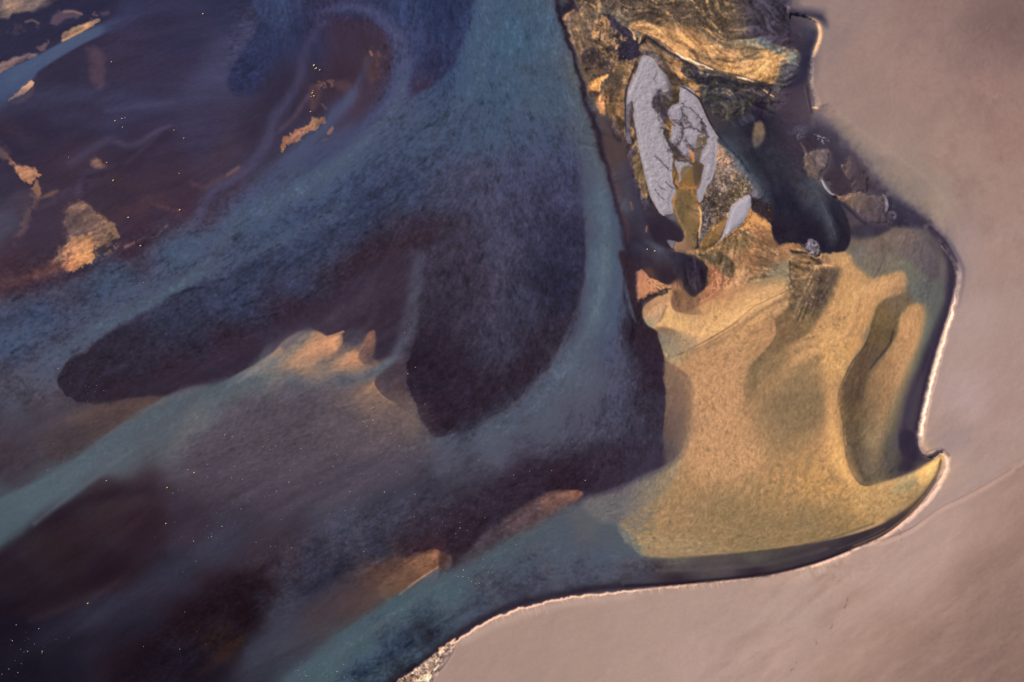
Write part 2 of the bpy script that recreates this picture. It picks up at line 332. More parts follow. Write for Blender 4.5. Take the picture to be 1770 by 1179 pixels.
# left edge bars
P([(-60,700),(20,750),(70,830),(130,850),(200,880),(165,930),(120,920),(80,880),(50,830),(-60,760)], [(20,770,84,62,72),(90,850,160,116,84),(150,890,168,122,86)], soft=[20,14,6,4,2.5,2.5,3,4,6,14], warp=(2.5,8), keep='beak')
P([(170,940),(195,920),(205,990),(190,1010),(175,990)], (160,116,84), soft=4, op=.8, warp=(2,7))
P([(205,1010),(260,975),(300,970),(260,1000)], (130,92,76), soft=6, op=.7)
P([(150,1000),(185,960),(200,1010),(160,1100),(120,1180),(60,1240),(90,1150)], [(170,1020,120,88,80),(120,1150,104,80,84)], soft=12, op=.7, warp=(3,12), mask=('fbm',14,-.9,.4))
P([(-80,900),(60,900),(150,1000),(120,1100),(40,1200),(-80,1280)], [(20,960,58,52,76),(100,1040,74,62,82),(40,1150,76,76,96)], soft=26, op=.8)
P([(330,1180),(320,1100),(350,1050),(400,1015),(450,1040),(500,1080),(555,1140),(600,1200),(470,1300),(360,1300)], [(400,1040,118,88,76),(480,1100,112,84,74),(380,1150,100,76,74)], soft=[18,18,12,6,6,4,4,6,16,22], op=.9, mask=('mix',8,-2.2,.2,7), warp=(2.5,9), keep='tan')
S([(500,1090),(540,1130),(580,1180)], 3, (168,122,80), op=.6, mask=('fbm',5,-.3,.5))
P([(700,1010),(760,1030),(850,1050),(930,1065),(900,1080),(800,1060),(720,1040)], (104,70,76), soft=9, op=.6, mask=('fbm',10,-.8,.5))
P([(960,930),(1030,940),(1100,910),(1210,850),(1225,865),(1120,930),(1040,965)], (100,68,80), soft=10, op=.6, warp=(2,12)); S([(1160,890),(1215,852)], 3, (122,86,92), op=.7)
V('b1')
P([(260,190),(300,130),(380,60),(440,45),(520,20),(570,-20),(610,45),(560,75),(480,110),(485,165),(430,205),(360,238),(340,220)],
  [(350,200,196,136,82),(420,110,214,160,100),(440,170,216,160,96),(400,70,150,112,80),(520,40,122,94,78),(300,170,110,78,72)], soft=[22,10,4,3,4,5,3,3,3,2.5,2.5,4,12], warp=(3,7), keep='orange')
P([(290,190),(310,120),(360,90),(360,150),(340,210)], (90,64,70), soft=6, op=.7, mask=('fbm',6,-.1,.4), warp=(2,6))
P([(460,60),(560,20),(600,45),(520,80)], (82,62,70), soft=8, op=.7, mask=('fbm',7,-.2,.5))
P([(480,110),(620,90),(560,150),(500,190)], (124,90,80), soft=8, op=.7, mask=('fbm',6,.0,.5))
P([(-20,280),(120,250),(260,190),(340,225),(220,270),(60,330),(-20,380)], [(200,230,108,72,66),(60,290,96,66,70)], soft=24, op=.8)
S([(640,110),(690,85),(740,65),(790,55),(850,0)], [3,2.2,1.8,1.6,2.6], (150,110,92), op=[.8,.8,.6,.7,.5], mask=('fbm',7,-.8,.2)); S([(690,55),(780,45)], 3, (64,52,72), op=.5)
P([(-60,440),(40,370),(200,330),(330,295),(520,215),(700,150),(860,80),(960,0),(860,0),(640,120),(480,190),(360,236),(200,280),(0,330),(-60,360)], (70,44,64), soft=22, op=.55)
# the great left arm of the river
S([(1764,-60),(1500,40),(1250,150),(1020,260),(800,360),(600,470),(420,590),(300,680),(180,790),(80,900)], [22,20,17,15,15,18,22,24,28,30], (82,104,124), op=[.35,.4,.6,.75,.8,.75,.6,.5,.4,.35])
S([(1500,-20),(1200,70),(1000,50),(800,150)], 22, (66,92,116), op=.3)
S([(960,10),(800,130),(620,220),(400,290),(150,380),(-50,440)], [14,12,12,14,16,18], (76,84,104), op=.45)
# dark lens between the arms
P([(295,800),(340,700),(440,630),(560,545),(720,440),(900,350),(1060,290),(1200,260),(1500,200),(1900,60),(2050,100),(1800,330),(1500,480),(1300,680),(1200,780),(1050,850),(930,880),(800,878),(700,880),(560,905),(430,900),(340,870)],
  [(400,780,54,44,62),(600,640,54,48,68),(900,480,54,58,82),(1200,380,56,66,94),(1500,280,56,70,98),(900,750,58,44,62),(1200,600,62,46,66),(1500,430,64,46,66),(600,850,54,42,58)],
  soft=[4,6,8,9,10,14,30,60,90,120,120,90,50,12,5,4,5,7,8,6,4,3], op=[1,1,1,1,1,1,1,.9,.7,.4,.2,.5,1,1,1,1,1,1,1,1,1,1], warp=(2,16))
S([(870,362),(950,330),(1040,312)], [2,3,1.5], (36,40,62), op=.7); S([(1230,410),(1300,380)], 2.5, (40,44,66), op=.5); S([(1300,480),(1345,462)], 2, (38,34,56), op=.6); S([(1620,60),(1764,-10)], 3, (40,48,78), op=.6)
P([(640,885),(760,872),(900,865),(920,885),(800,940),(600,1050),(380,1160),(250,1160),(280,1040),(420,940)], [(700,920,92,72,70),(500,1010,86,68,68),(350,1100,76,64,70)], soft=[12,8,8,8,9,10,16,40,50,30], op=.85)
# the two-lobed shallow in the middle
V('e5')
P([(-600,900),(-300,700),(0,530),(200,390),(300,290),(420,215),(560,175),(660,200),(740,240),(820,230),(905,200),(1000,180),(1100,250),(1180,190),(1225,200),(1230,330),(1215,480),(1400,470),(1260,640),(1225,740),(1330,860),(1500,960),(1680,1150),(1400,1400),(0,1500),(-900,1500)],
  [(-300,800,98,110,118),(100,560,120,110,106),(350,350,140,112,96),(600,400,186,144,104),(800,330,196,148,100),(450,500,168,134,104),(700,560,134,114,102),(1000,450,180,138,102),(1080,300,92,80,88),(1150,260,150,104,82),(950,540,150,122,100),
   (900,680,92,90,102),(400,720,100,98,106),(0,750,104,110,116),(600,950,84,74,88),(1000,850,112,92,86),(1150,800,136,108,92),(1180,950,122,98,86),(1400,1050,102,84,84),(0,1000,84,78,92),(800,1100,88,78,86),(1000,250,70,62,80)],
  soft=[10,6,4,4,4,5,6,5,4,4,4,14,10,4,4,5,6,12,6,3,3,4,14,90,120,90], op=[1]*22+[1,.1,0,.6])
P([(905,200),(1040,140),(1130,200),(1110,280),(1000,350),(880,420),(850,400),(900,300)], [(960,270,74,64,82),(1050,200,70,60,78),(900,400,96,80,84)], soft=[4,14,10,8,12,14,8,4], op=.9)
P([(1215,480),(1190,530),(1090,520),(1045,470),(1050,410),(1110,350),(1170,260),(1222,190),(1235,330)], [(1150,300,120,84,78),(1080,440,104,78,74),(1190,480,72,56,68),(1210,250,150,104,80)], soft=[12,10,6,3,2.5,3,5,8,12], op=.65)
S([(1050,480),(1048,430),(1080,370),(1120,320)], 2, (180,132,96), op=.6)
P([(640,520),(780,450),(860,370),(905,330),(960,330),(1000,370),(900,420),(760,520)], (112,92,88), soft=10, op=.75)
P([(800,560),(960,480),(1040,400),(1062,480),(1090,525),(950,560),(820,600)], [(1000,460,196,148,104),(900,540,164,130,102)], soft=8, op=.8)
S([(560,180),(480,220),(400,280),(300,350)], [3,6,8,6], (82,80,96), op=.8)
S([(560,190),(530,260),(470,320)], 6, (96,92,100), op=.6)
S([(760,245),(830,222),(905,195)], 1.6, (214,156,104), op=.7)
P([(1225,740),(1260,640),(1350,580),(1450,470),(1560,420),(1600,520),(1550,620),(1570,800),(1700,1000),(1560,1010),(1420,920),(1320,860)], [(1350,700,78,62,74),(1450,850,84,66,72),(1500,560,78,62,76),(1600,960,96,78,78)], soft=[2.5,3,5,6,14,16,14,14,14,10,4,2.5])
S([(1700,-560),(1660,-200),(1620,100),(1520,300),(1440,440),(1340,530),(1220,610),(1060,680),(800,740),(400,790)], [9,10,10,11,9,7,9,11,14,18], (86,92,108), op=[.4,.5,.55,.6,.85,1,.9,.8,.5,.4])
S([(1440,455),(1340,525),(1240,590)], [3.5,4,5], (112,122,132), op=.7)
P([(850,960),(1000,850),(1140,760),(1215,710),(1230,760),(1330,870),(1430,930),(1250,960),(1000,1010)], [(1190,730,176,130,96),(1100,850,146,114,96),(1300,920,130,102,88),(950,960,122,98,88)], soft=[14,12,10,4,3,3,8,20,16], op=.85, keep='triangle')
S([(1225,755),(1290,840),(1400,920)], 1.4, (196,148,110), op=.5)
V('b2')
S([(390,140),(395,230),(370,380),(330,520),(290,660)], [7,9,11,12,8], (80,78,96), op=[.4,.5,.6,.6,.5])
S([(500,330),(430,380),(380,460),(340,540)], 9, (76,68,84), op=.5)
S([(330,130),(230,220),(150,330),(60,430),(-40,480)], 10, (76,62,78), op=.45); S([(280,180),(200,300),(170,420),(150,520)], 8, (66,50,66), op=.5)
P([(185,540),(200,380),(260,260),(340,200),(350,350),(310,520),(270,640),(200,700),(180,640)], [(250,450,60,44,62),(290,300,66,50,68),(220,660,56,44,62)], soft=18, op=.6)
S([(20,300),(120,210),(260,130),(400,80),(480,60)], 14, (68,46,62), op=.5)
# the central dark lobe
P([(410,510),(380,620),(355,700),(350,790),(375,870),(420,980),(455,1040),(485,1075),(580,1065),(700,1030),(850,950),(960,860),(1060,740),(1130,620),(1190,470),(1230,370),(1255,260),(1262,120),(1255,0),(1240,-200),(1150,-420),(700,-300),(500,-40),(420,250)],
  [(450,700,52,40,58),(500,950,54,40,58),(700,850,56,44,62),(800,600,64,60,80),(900,400,64,64,86),(1100,300,50,48,72),(1100,600,58,48,66),(1000,750,56,44,60),(700,350,64,54,74),(1150,100,54,54,80),(900,100,66,66,90),(1150,-200,62,66,94),(800,-200,68,70,96),(600,100,66,54,74)],
  soft=[16,8,4,3.5,3.5,3,3,2.5,4,5,5,5,5,5,6,6,6,6,9,24,60,120,90,50], op=[.8,.9,1,1,1,1,1,1,1,1,1,1,1,1,1,1,1,1,1,.8,.4,.2,.3,.5], warp=(1.2,14))
S([(1262,-60),(1268,120),(1255,270),(1232,370),(1180,510),(1110,660),(1010,800),(900,910),(760,1000)], [2,3,3,3,3,3,3,3,3], (82,66,80), op=.45)
S([(700,-300),(760,-100),(800,150),(760,420),(840,640)], [30,30,28,26,20], (76,74,96), op=[.3,.35,.4,.35,.2])
# right-hand blue margin current
S([(1080,-1300),(1130,-1050),(1190,-800),(1270,-480),(1330,-250),(1365,0),(1360,200),(1320,390),(1250,580),(1130,760),(960,920),(760,1040),(520,1120),(250,1170)], [9,10,12,13,15,17,18,20,24,26,26,24,22,20], (94,118,132), op=[.4,.5,.5,.6,.75,.85,.85,.8,.6,.5,.45,.45,.4,.3])
S([(1400,-150),(1420,60),(1420,250),(1400,420),(1380,560)], [8,9,11,14,14], (74,94,118), op=.6)
P([(1470,100),(1460,300),(1500,470),(1560,520),(1610,540),(1640,600),(1660,680),(1668,800),(1660,980),(1640,1100),(1560,1250),(1300,1390),(1000,1400),(1050,1250),(1200,1050),(1330,850),(1400,650),(1440,450),(1450,250)],
  [(1500,350,52,46,68),(1580,600,60,44,60),(1640,750,56,42,60),(1600,950,62,54,72),(1450,1000,68,66,86),(1400,800,74,78,100),(1500,1200,64,54,74),(1250,1250,64,54,72),(1100,1330,58,46,62)], soft=[10,10,5,4,4,3,3,3,3,5,10,20,30,50,60,60,40,30,16], op=[.7,.9,1,1,1,1,1,1,1,1,1,1,.8,.4,.3,.3,.5,.6,.7])
V('c2')
P([(300,560),(500,380),(700,240),(950,60),(1200,0),(1500,-40),(1720,-10),(1660,70),(1560,115),(1420,180),(1300,212),(1230,205),(1080,210),(980,260),(850,350),(740,420),(690,480),(640,525),(530,520),(420,520),(250,570)],
  [(500,450,66,44,56),(600,400,60,44,60),(800,250,58,46,64),(1000,120,62,48,66),(1150,150,56,40,56),(1350,120,60,48,66),(1550,60,64,54,74)], soft=[60,50,50,60,70,50,20,5,5,4,3,4,8,14,16,12,8,5,6,14,40], op=[.3,.6,.8,.8,.8,.8,1,1,1,1,1,1,1,1,1,1,1,1,1,.8,.3])
P([(690,500),(760,420),(880,340),(990,262),(1080,212),(1190,200),(1240,210),(1230,240),(1120,300),(960,390),(800,490),(640,560)], [(1200,215,132,92,76),(1120,250,112,80,74),(950,320,88,68,74),(760,470,80,66,76)], soft=[22,26,24,18,9,4,4,10,22,30,30,30], keep='brownspit')
P([(-100,720),(100,650),(260,580),(400,535),(470,505),(515,512),(520,560),(505,600),(420,640),(330,710),(200,800),(60,890),(-60,960),(-250,1030)], [(60,700,84,64,66),(260,640,100,72,60),(440,540,128,90,68),(490,530,140,98,74),(350,680,118,84,66),(150,800,88,68,66),(-50,900,78,62,66)], soft=[40,30,26,18,7,3,3,4,4,4,5,6,10,30], op=[.05,.3,.65,1,1,1,1,1,1,1,.8,.5,.25,.0], keep='brownbar')
S([(515,590),(440,636),(370,685),(310,735)], [1.5,2,1.8,1.5], (204,144,98), op=[.7,.95,.7,.4]); S([(380,560),(360,640),(340,700)], 4, (90,62,54), op=.35)
P([(515,512),(560,530),(580,545),(570,590),(520,620),(510,570)], [(530,540,92,62,52),(570,560,106,80,80)], soft=6, op=.8)
P([(512,600),(520,630),(500,670),(440,700),(360,740),(420,660)], [(490,630,100,104,112),(420,700,86,98,106)], soft=4, op=.9)
S([(518,610),(512,650),(490,680)], 2, (58,52,66), op=.6)
# lower channel
S([(-250,1170),(0,1000),(160,870),(330,760),(520,690),(700,600),(820,530),(960,450),(1120,400)], [15,15,14,14,16,18,17,15,14], (74,102,110), op=[.6,.7,.7,.6,.6,.65,.6,.5,.3])
S([(100,1230),(320,1090),(520,990),(700,880),(900,780),(1100,720),(1300,650)], [18,20,20,18,16,14,12], (62,84,98), op=[.7,.6,.5,.45,.4,.4,.3])
S([(0,1190),(180,1060),(330,960)], 14, (48,66,88), op=.55); S([(340,1000),(385,965)], 2.5, (30,44,66), op=.8); S([(80,1140),(140,1130)], 6, (36,52,76), op=.6)
S([(250,1210),(420,1090),(600,950),(760,850),(900,790),(1060,748),(1300,705),(1500,685),(1700,664),(1900,640)], [9,8,8,8,9,10,9,8,7,7], (48,36,52), op=[.9,.9,.9,.85,.8,.8,.8,.85,.9,.9])
S([(1000,720),(1200,670),(1400,610),(1640,570)], 10, (80,76,94), op=.4)
V('c1')
P([(-60,240),(0,245),(200,150),(400,30),(560,-90),(800,-250),(1000,-330),(1300,-330),(1100,-200),(800,-60),(620,40),(450,140),(280,260),(100,400),(0,500),(-100,560)],
  [(0,380,78,102,108),(200,230,88,112,118),(380,100,92,114,122),(560,-10,92,106,116),(800,-180,94,104,114),(1000,-270,98,100,108)], soft=[14,9,8,8,8,9,14,30,60,60,44,36,36,30,26,30], op=[1,1,1,1,1,1,.9,.6,.3,.6,.8,1,1,1,1,1])
S([(-20,560),(150,440),(350,290),(560,220),(760,200)], [18,16,16,15,16], (40,26,40), op=[.7,.75,.75,.6,.4])
S([(150,480),(350,400),(560,330),(700,330)], [16,18,20,20], (62,42,46), op=[.25,.35,.4,.3])
S([(560,560),(720,440),(800,330)], 26, (44,28,44), op=.45)
S([(0,830),(250,740),(500,640),(640,560)], [14,16,16,14], (36,24,34), op=[.5,.55,.5,.3]); S([(160,860),(330,800),(520,720),(640,640)], 8, (76,50,54), op=.35)
S([(-40,1050),(240,960),(480,830),(680,720),(900,600),(1080,500),(1260,420)], [20,20,20,20,20,18,18], (58,60,80), op=[.05,.2,.35,.45,.45,.4,.3])
S([(560,1130),(760,960),(960,850),(1160,740),(1320,680)], [30,28,24,20,18], (36,22,32), op=[.5,.55,.6,.65,.5])
S([(1020,1120),(1130,1040),(1230,960)], [10,9,5], (74,46,40), op=[.2,.45,.5], warp=(3,14)); S([(1040,980),(1150,890)], 12, (56,38,38), op=.4, warp=(3,14))
P([(1400,560),(1250,700),(1330,760),(1380,720),(1350,830),(1240,900),(1200,780),(1280,640)], (34,22,32), soft=30, op=.6)
S([(1180,1230),(1300,1060),(1400,900),(1480,760),(1580,640),(1764,520)], [20,20,16,16,16,18], (66,66,84), op=[.4,.5,.55,.5,.4,.4])
S([(1560,720),(1660,660),(1764,560)], 12, (40,40,62), op=.6)

# second survey: corrections to the river
V('f')
S([(690,90),(696,140),(684,180),(650,224),(596,272),(530,316),(440,366),(350,426),(260,486),(160,536),(40,580),(-120,630)], [9,11,12,14,16,17,18,19,19,19,20,20], (78,102,126), op=[.25,.4,.55,.62,.68,.68,.65,.6,.5,.4,.35,.3])
S([(420,390),(340,470),(260,525),(170,566),(80,620)], [8,9,10,12,14], (84,108,124), op=[.2,.5,.55,.45,.3])
S([(760,190),(690,260),(590,330),(480,400),(400,450)], [18,20,20,16,12], (54,70,100), op=[.25,.4,.5,.4,.3])
S([(800,330),(700,350),(600,400),(500,450),(380,500),(280,560)], [20,22,20,18,16,16], (58,66,90), op=[.2,.35,.45,.45,.4,.3])
S([(560,480),(640,440),(720,405),(800,380)], [16,18,20,16], (66,50,64), op=[.5,.55,.5,.3])
P([(400,700),(520,672),(600,680),(650,720),(760,770),(720,820),(560,870),(400,850),(300,810),(350,750)], (82,71,86), soft=60, op=.75)
P([(330,780),(440,740),(560,790),(520,860),(380,860)], (80,68,82), soft=50, op=.5)
S([(-60,930),(30,880),(120,815),(210,755),(300,705),(390,668),(470,652)], [13,13,12,12,12,11,8], (84,106,114), op=[.5,.6,.6,.6,.6,.5,.3])
S([(0,640),(60,700),(40,780)], 26, (74,64,76), op=.5); S([(120,725),(200,705),(280,695)], [9,8,5], (98,78,74), op=.5)
S([(470,1110),(520,1050),(570,1000)], 12, (66,68,86), op=.4)
S([(840,60),(850,110),(852,160)], [2,4,2], (50,66,100), op=[.3,.7,.3], warp=(3,8)); S([(872,90),(874,150),(872,210)], 2, (54,76,106), op=.4, warp=(3,8))
S([(840,-40),(835,60),(820,140),(780,220),(720,280)], [22,24,24,22,18], (82,112,134), op=.35)
S([(945,-40),(955,60),(975,140),(1000,230),(1030,330)], [8,10,11,12,12], (88,110,130), op=.4)
S([(820,180),(740,270),(640,350),(540,415),(430,470),(330,530)], [20,24,24,22,20,18], (52,62,90), op=[.2,.45,.55,.5,.4,.3])
S([(700,110),(694,160),(660,214),(604,268),(536,318),(460,362)], [7,8,9,10,11,12], (86,106,128), op=[.3,.45,.5,.5,.45,.3])
S([(640,330),(560,375),(470,425),(380,470)], [8,8,8,8], (76,98,120), op=[.0,.2,.25,.1])
V('a2')
S([(-140,80),(-40,50),(60,35),(170,60),(260,130),(310,220),(325,320),(300,440),(240,540),(150,640)], [7,7,7,8,9,10,10,10,10,10], (76,86,118), op=[.1,.3,.4,.5,.55,.55,.5,.5,.4,.3])
S([(110,380),(70,480),(10,560),(-60,640)], [3,4,5,6], (80,84,110), op=[.2,.5,.5,.3])
V('e5')
S([(560,190),(640,150),(760,60),(900,-60)], [5,6,7,8], (84,74,88), op=[.4,.4,.35,.2]); S([(960,330),(1060,230),(1160,120),(1260,-40)], [6,6,6,6], (88,78,92), op=[.4,.4,.3,.2])
S([(440,420),(560,380),(700,330),(860,250)], [8,8,7,4], (214,166,110), op=[.2,.4,.5,.5]); S([(900,520),(980,470),(1040,420)], [6,6,3], (214,162,108), op=.5)
V('f')
S([(60,960),(160,920),(260,890)], 18, (52,34,42), op=.5); S([(40,1060),(160,1010),(280,960)], 14, (38,26,36), op=.45); S([(20,1130),(140,1110),(260,1080)], 16, (34,30,44), op=.5); S([(360,1010),(430,1000),(470,1020)], 16, (44,28,38), op=.5)
V('a1')
S([(600,1110),(740,1040),(900,1000)], [10,12,8], (90,60,64), op=[.2,.45,.2], warp=(6,20)); S([(500,910),(700,940),(880,880)], [12,16,12], (82,55,66), op=[.2,.4,.2], warp=(6,24)); S([(1000,880),(1130,800),(1250,700)], 16, (78,54,66), op=[.1,.35,.1], warp=(6,24))
S([(240,620),(420,600),(600,640)], 12, (66,64,92), op=[.1,.35,.1], warp=(5,20)); S([(20,620),(120,700),(220,740)], 12, (82,58,70), op=[.2,.4,.1], warp=(5,18)); S([(220,1060),(300,1000),(420,940),(540,900)], 7, (78,66,88), op=[.2,.4,.4,.1], warp=(4,18))
S([(560,150),(700,170),(860,160),(1000,120)], 12, (60,56,88), op=[.2,.4,.4,.1], warp=(5,20)); S([(680,260),(820,330),(930,330)], 14, (54,50,80), op=[.1,.35,.1], warp=(5,20))
# ---------------- the sand plain (right and bottom)
BANK = [(1362,-260),(1362,10),(1366,22),(1392,28),(1412,40),(1417,60),(1410,82),(1403,105),(1402,140),(1408,165),(1412,188),
 (1430,205),(1455,232),(1480,262),(1510,300),(1545,335),(1575,368),(1600,386),(1622,412),(1645,448),(1656,475),(1652,508),(1640,560),(1622,620),(1606,680),
 (1594,740),(1588,768),(1592,782),(1602,788),(1612,786),(1624,780),(1634,786),(1637,798),(1630,825),(1600,868),(1560,905),(1520,930),
 (1478,948),(1430,968),(1370,986),(1280,1000),(1185,1010),(1090,1020),(1000,1030),(930,1043),(880,1058),(830,1080),(800,1100),(770,1120),(735,1145),(690,1181),(500,1330),
 (200,1700),(2600,1700),(2600,-260)]
BSOFT = [30,16,8,6,3,2.5,2.5,4,8,12,20]+[34,38,40,40,40,34,20,8,4,3,2.5,2.5,2.5,2.5,2.5,2.5,2.5,2.5,2.5,2.5,2,2,2,2,2,2,2.2,2,2,2,2,2,2,2,2,2,2,2,2,2,4]+[10,10,30]
def banks():
    V('f')
    # dark wet margin outside the plain
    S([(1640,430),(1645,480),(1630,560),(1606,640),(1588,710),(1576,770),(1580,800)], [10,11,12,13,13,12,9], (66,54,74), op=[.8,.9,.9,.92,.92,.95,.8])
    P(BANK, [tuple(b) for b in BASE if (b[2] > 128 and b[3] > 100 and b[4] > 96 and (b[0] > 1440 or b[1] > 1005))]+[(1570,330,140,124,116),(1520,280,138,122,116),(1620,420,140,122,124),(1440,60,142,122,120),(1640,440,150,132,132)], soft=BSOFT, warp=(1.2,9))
    # feathered wet fringe
    S([(1420,200),(1450,240),(1490,290),(1540,345),(1580,380)], [10,14,16,16,12], (92,82,100), op=.55, warp=(10,30))
    S([(1450,215),(1500,270),(1550,320),(1600,370),(1640,420)], [12,12,14,14,10], (134,118,110), op=.6)
    S([(1425,90),(1424,130),(1432,170),(1460,205),(1520,250),(1600,310),(1645,370),(1660,420)], [5,6,6,5,4,4,4,5], (168,148,140), op=[.05,.15,.18,.18,.15,.18,.2,.1])
    S([(1366,20),(1392,24),(1416,30),(1428,46)], [5,7,8,5], (44,38,62), op=[.6,.9,.9,.3])  # shadow beside the hook bank, painted as a dark stroke
    S([(1372,0),(1384,18),(1420,22)], 8, (110,94,104), op=.5)
    # darker selvedge right behind the rim
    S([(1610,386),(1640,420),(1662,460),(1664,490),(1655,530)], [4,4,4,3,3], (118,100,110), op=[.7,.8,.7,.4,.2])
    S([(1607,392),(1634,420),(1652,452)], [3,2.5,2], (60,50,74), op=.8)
    # pale bank rims, sunlit brightness painted into the colour
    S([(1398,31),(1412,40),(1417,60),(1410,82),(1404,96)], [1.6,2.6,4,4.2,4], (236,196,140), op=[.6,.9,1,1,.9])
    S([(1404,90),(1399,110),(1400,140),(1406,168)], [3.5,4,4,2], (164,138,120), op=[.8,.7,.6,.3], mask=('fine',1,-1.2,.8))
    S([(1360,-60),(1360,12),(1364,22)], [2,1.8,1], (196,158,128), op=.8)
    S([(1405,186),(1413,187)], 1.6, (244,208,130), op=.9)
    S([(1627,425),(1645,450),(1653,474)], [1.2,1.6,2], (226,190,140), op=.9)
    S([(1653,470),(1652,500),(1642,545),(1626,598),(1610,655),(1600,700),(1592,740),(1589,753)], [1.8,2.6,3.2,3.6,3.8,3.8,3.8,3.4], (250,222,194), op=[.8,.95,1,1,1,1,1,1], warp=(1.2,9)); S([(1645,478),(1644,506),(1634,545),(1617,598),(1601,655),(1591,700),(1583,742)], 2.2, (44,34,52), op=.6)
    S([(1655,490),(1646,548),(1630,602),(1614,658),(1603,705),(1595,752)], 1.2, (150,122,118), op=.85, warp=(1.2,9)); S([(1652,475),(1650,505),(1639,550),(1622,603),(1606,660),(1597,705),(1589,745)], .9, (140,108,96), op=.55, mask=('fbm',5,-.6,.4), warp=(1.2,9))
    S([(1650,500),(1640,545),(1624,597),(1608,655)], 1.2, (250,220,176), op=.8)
    S([(1588,756),(1590,772),(1600,785),(1612,786)], [3,3.5,4,3], (138,118,124), op=.9)  # rim painted dimmer where the bank turns from the sun
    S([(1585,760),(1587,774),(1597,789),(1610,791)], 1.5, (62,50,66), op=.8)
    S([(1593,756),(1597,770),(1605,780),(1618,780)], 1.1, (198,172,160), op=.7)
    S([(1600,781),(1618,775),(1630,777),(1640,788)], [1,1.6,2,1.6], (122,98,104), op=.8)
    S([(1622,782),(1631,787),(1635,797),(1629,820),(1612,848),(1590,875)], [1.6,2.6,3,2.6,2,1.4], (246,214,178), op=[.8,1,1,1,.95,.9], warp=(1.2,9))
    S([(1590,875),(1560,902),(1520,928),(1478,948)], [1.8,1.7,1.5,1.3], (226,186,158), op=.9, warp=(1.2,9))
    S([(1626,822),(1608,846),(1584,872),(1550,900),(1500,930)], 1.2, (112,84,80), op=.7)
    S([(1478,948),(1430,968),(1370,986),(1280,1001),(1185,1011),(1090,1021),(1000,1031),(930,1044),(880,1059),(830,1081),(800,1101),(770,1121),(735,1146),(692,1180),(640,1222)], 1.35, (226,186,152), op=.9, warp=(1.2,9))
    # combed feathering behind the lower rim
    for k in range(260):
        t = random.random(); x = 800 + t*680 if random.random() < .75 else random.uniform(1340, 1480)
        y = float(np.interp(x, [800,830,880,930,1000,1090,1185,1280,1370,1430,1478], [1101,1081,1059,1044,1031,1021,1011,1001,986,968,948]))
        l = random.uniform(4, 17)*(1.5 if 1380 < x < 1470 or 870 < x < 960 else .9)
        S([(x, y+1), (x+random.uniform(.1,.5)*l, y+l)], [random.uniform(.7,1.7), .5], (218,182,152), op=[random.uniform(.4,.85), .0])
    S([(800,1108),(860,1078),(920,1056),(1000,1040),(1090,1030)], 7, (182,158,146), op=.6)
    S([(1320,1006),(1400,990),(1450,970),(1490,955)], 12, (192,166,150), op=.55)
    # overlapping sheet edge on the right
    P([(1520,936),(1570,915),(1620,880),(1680,850),(1740,815),(1800,775),(2300,500),(2300,1700),(1500,1700),(1300,1350),(1420,1020),(1470,960)], [(1600,930,174,148,138),(1700,880,164,138,128),(1760,850,158,130,120),(1560,1000,168,142,132),(1700,1000,152,126,114),(1740,1150,136,108,100),(1600,1100,154,128,116)], soft=[2,2,2,2.5,3,4,30,90,90,90,40,10], op=[.8,.8,.8,.8,.8,.8,.3,0,0,0,.3,.7])
    S([(1500,940),(1570,914),(1620,879),(1680,849),(1740,814),(1800,774)], 1.1, (124,100,96), op=[.5,.7,.6,.55,.45,.35])
    P([(1600,750),(1640,744),(1660,760),(1640,780),(1610,778)], (156,136,136), soft=10, op=.6)
    # soft wind streaks
    P([(1300,1020),(2300,400),(2300,1700),(1000,1700)], (140,112,102), soft=160, op=.3, mask=('diag',22,-.3,1.5), warp=(8,90))
    P([(1300,1020),(2300,400),(2300,1700),(1000,1700)], (188,162,150), soft=160, op=.26, mask=('diag',18,-.1,1.5,17), warp=(8,90))
    P([(1560,0),(2300,0),(2300,420),(1700,420),(1600,200)], (132,104,100), soft=160, op=.35, mask=('fbm',70,-.2,1.2,9), warp=(20,60))
    S([(1690,140),(1722,172),(1735,180),(1750,215),(1765,235)], [3,4,3,4,4], (136,110,106), op=.6, mask=('fbm',9,-.3,.6), warp=(4,12)); S([(1715,170),(1730,165),(1745,190)], 3, (168,142,130), op=.4, mask=('fbm',6,-.3,.5))
    P([(1700,0),(2300,-100),(2300,60),(1760,120)], (120,94,92), soft=120, op=.5)  # corner darkening, a vignette painted into the sand
    P([(1400,985),(1470,958),(1540,940),(1530,980),(1440,1010)], (148,118,106), soft=14, op=.4, mask=('fbm',9,.1,.7))
    for a, b in [((1552,915),(1556,935)),((1484,968),(1490,985)),((1464,1032),(1458,1050)),((1407,1105),(1410,1112)),((1376,1143),(1366,1158)),((1438,1076),(1434,1086))]:
        S([a, ((a[0]+b[0])/2+1.5, (a[1]+b[1])/2), b], 1.3, (116,92,88), op=.6, mask=('fbm',4,-.6,.3))
    # pale crusted wedge at the bottom
    V('e6')
    P([(160,1180),(400,1000),(700,780),(900,620),(1145,432),(1130,520),(1040,600),(990,700),(940,790),(880,880),(780,980),(740,1080),(690,1190)], [(300,1120,150,124,104),(560,920,132,112,108),(800,740,142,122,118),(980,600,160,136,124),(1100,480,236,196,152),(680,1100,190,158,132)], soft=2.2, warp=(1,5), keep='crust')
    P([(180,1180),(400,1000),(700,780),(900,620),(1140,440),(1040,600),(960,720),(860,860),(740,1080),(600,1180)], (236,200,158), soft=3, mask=('fbm',5,.25,.75,31), op=.9)
    P([(180,1180),(400,1000),(700,780),(900,620),(1140,440),(1040,600),(960,720),(860,860),(740,1080),(600,1180)], (84,66,66), soft=3, mask=('fbm',4,.35,.8,44), op=.75)
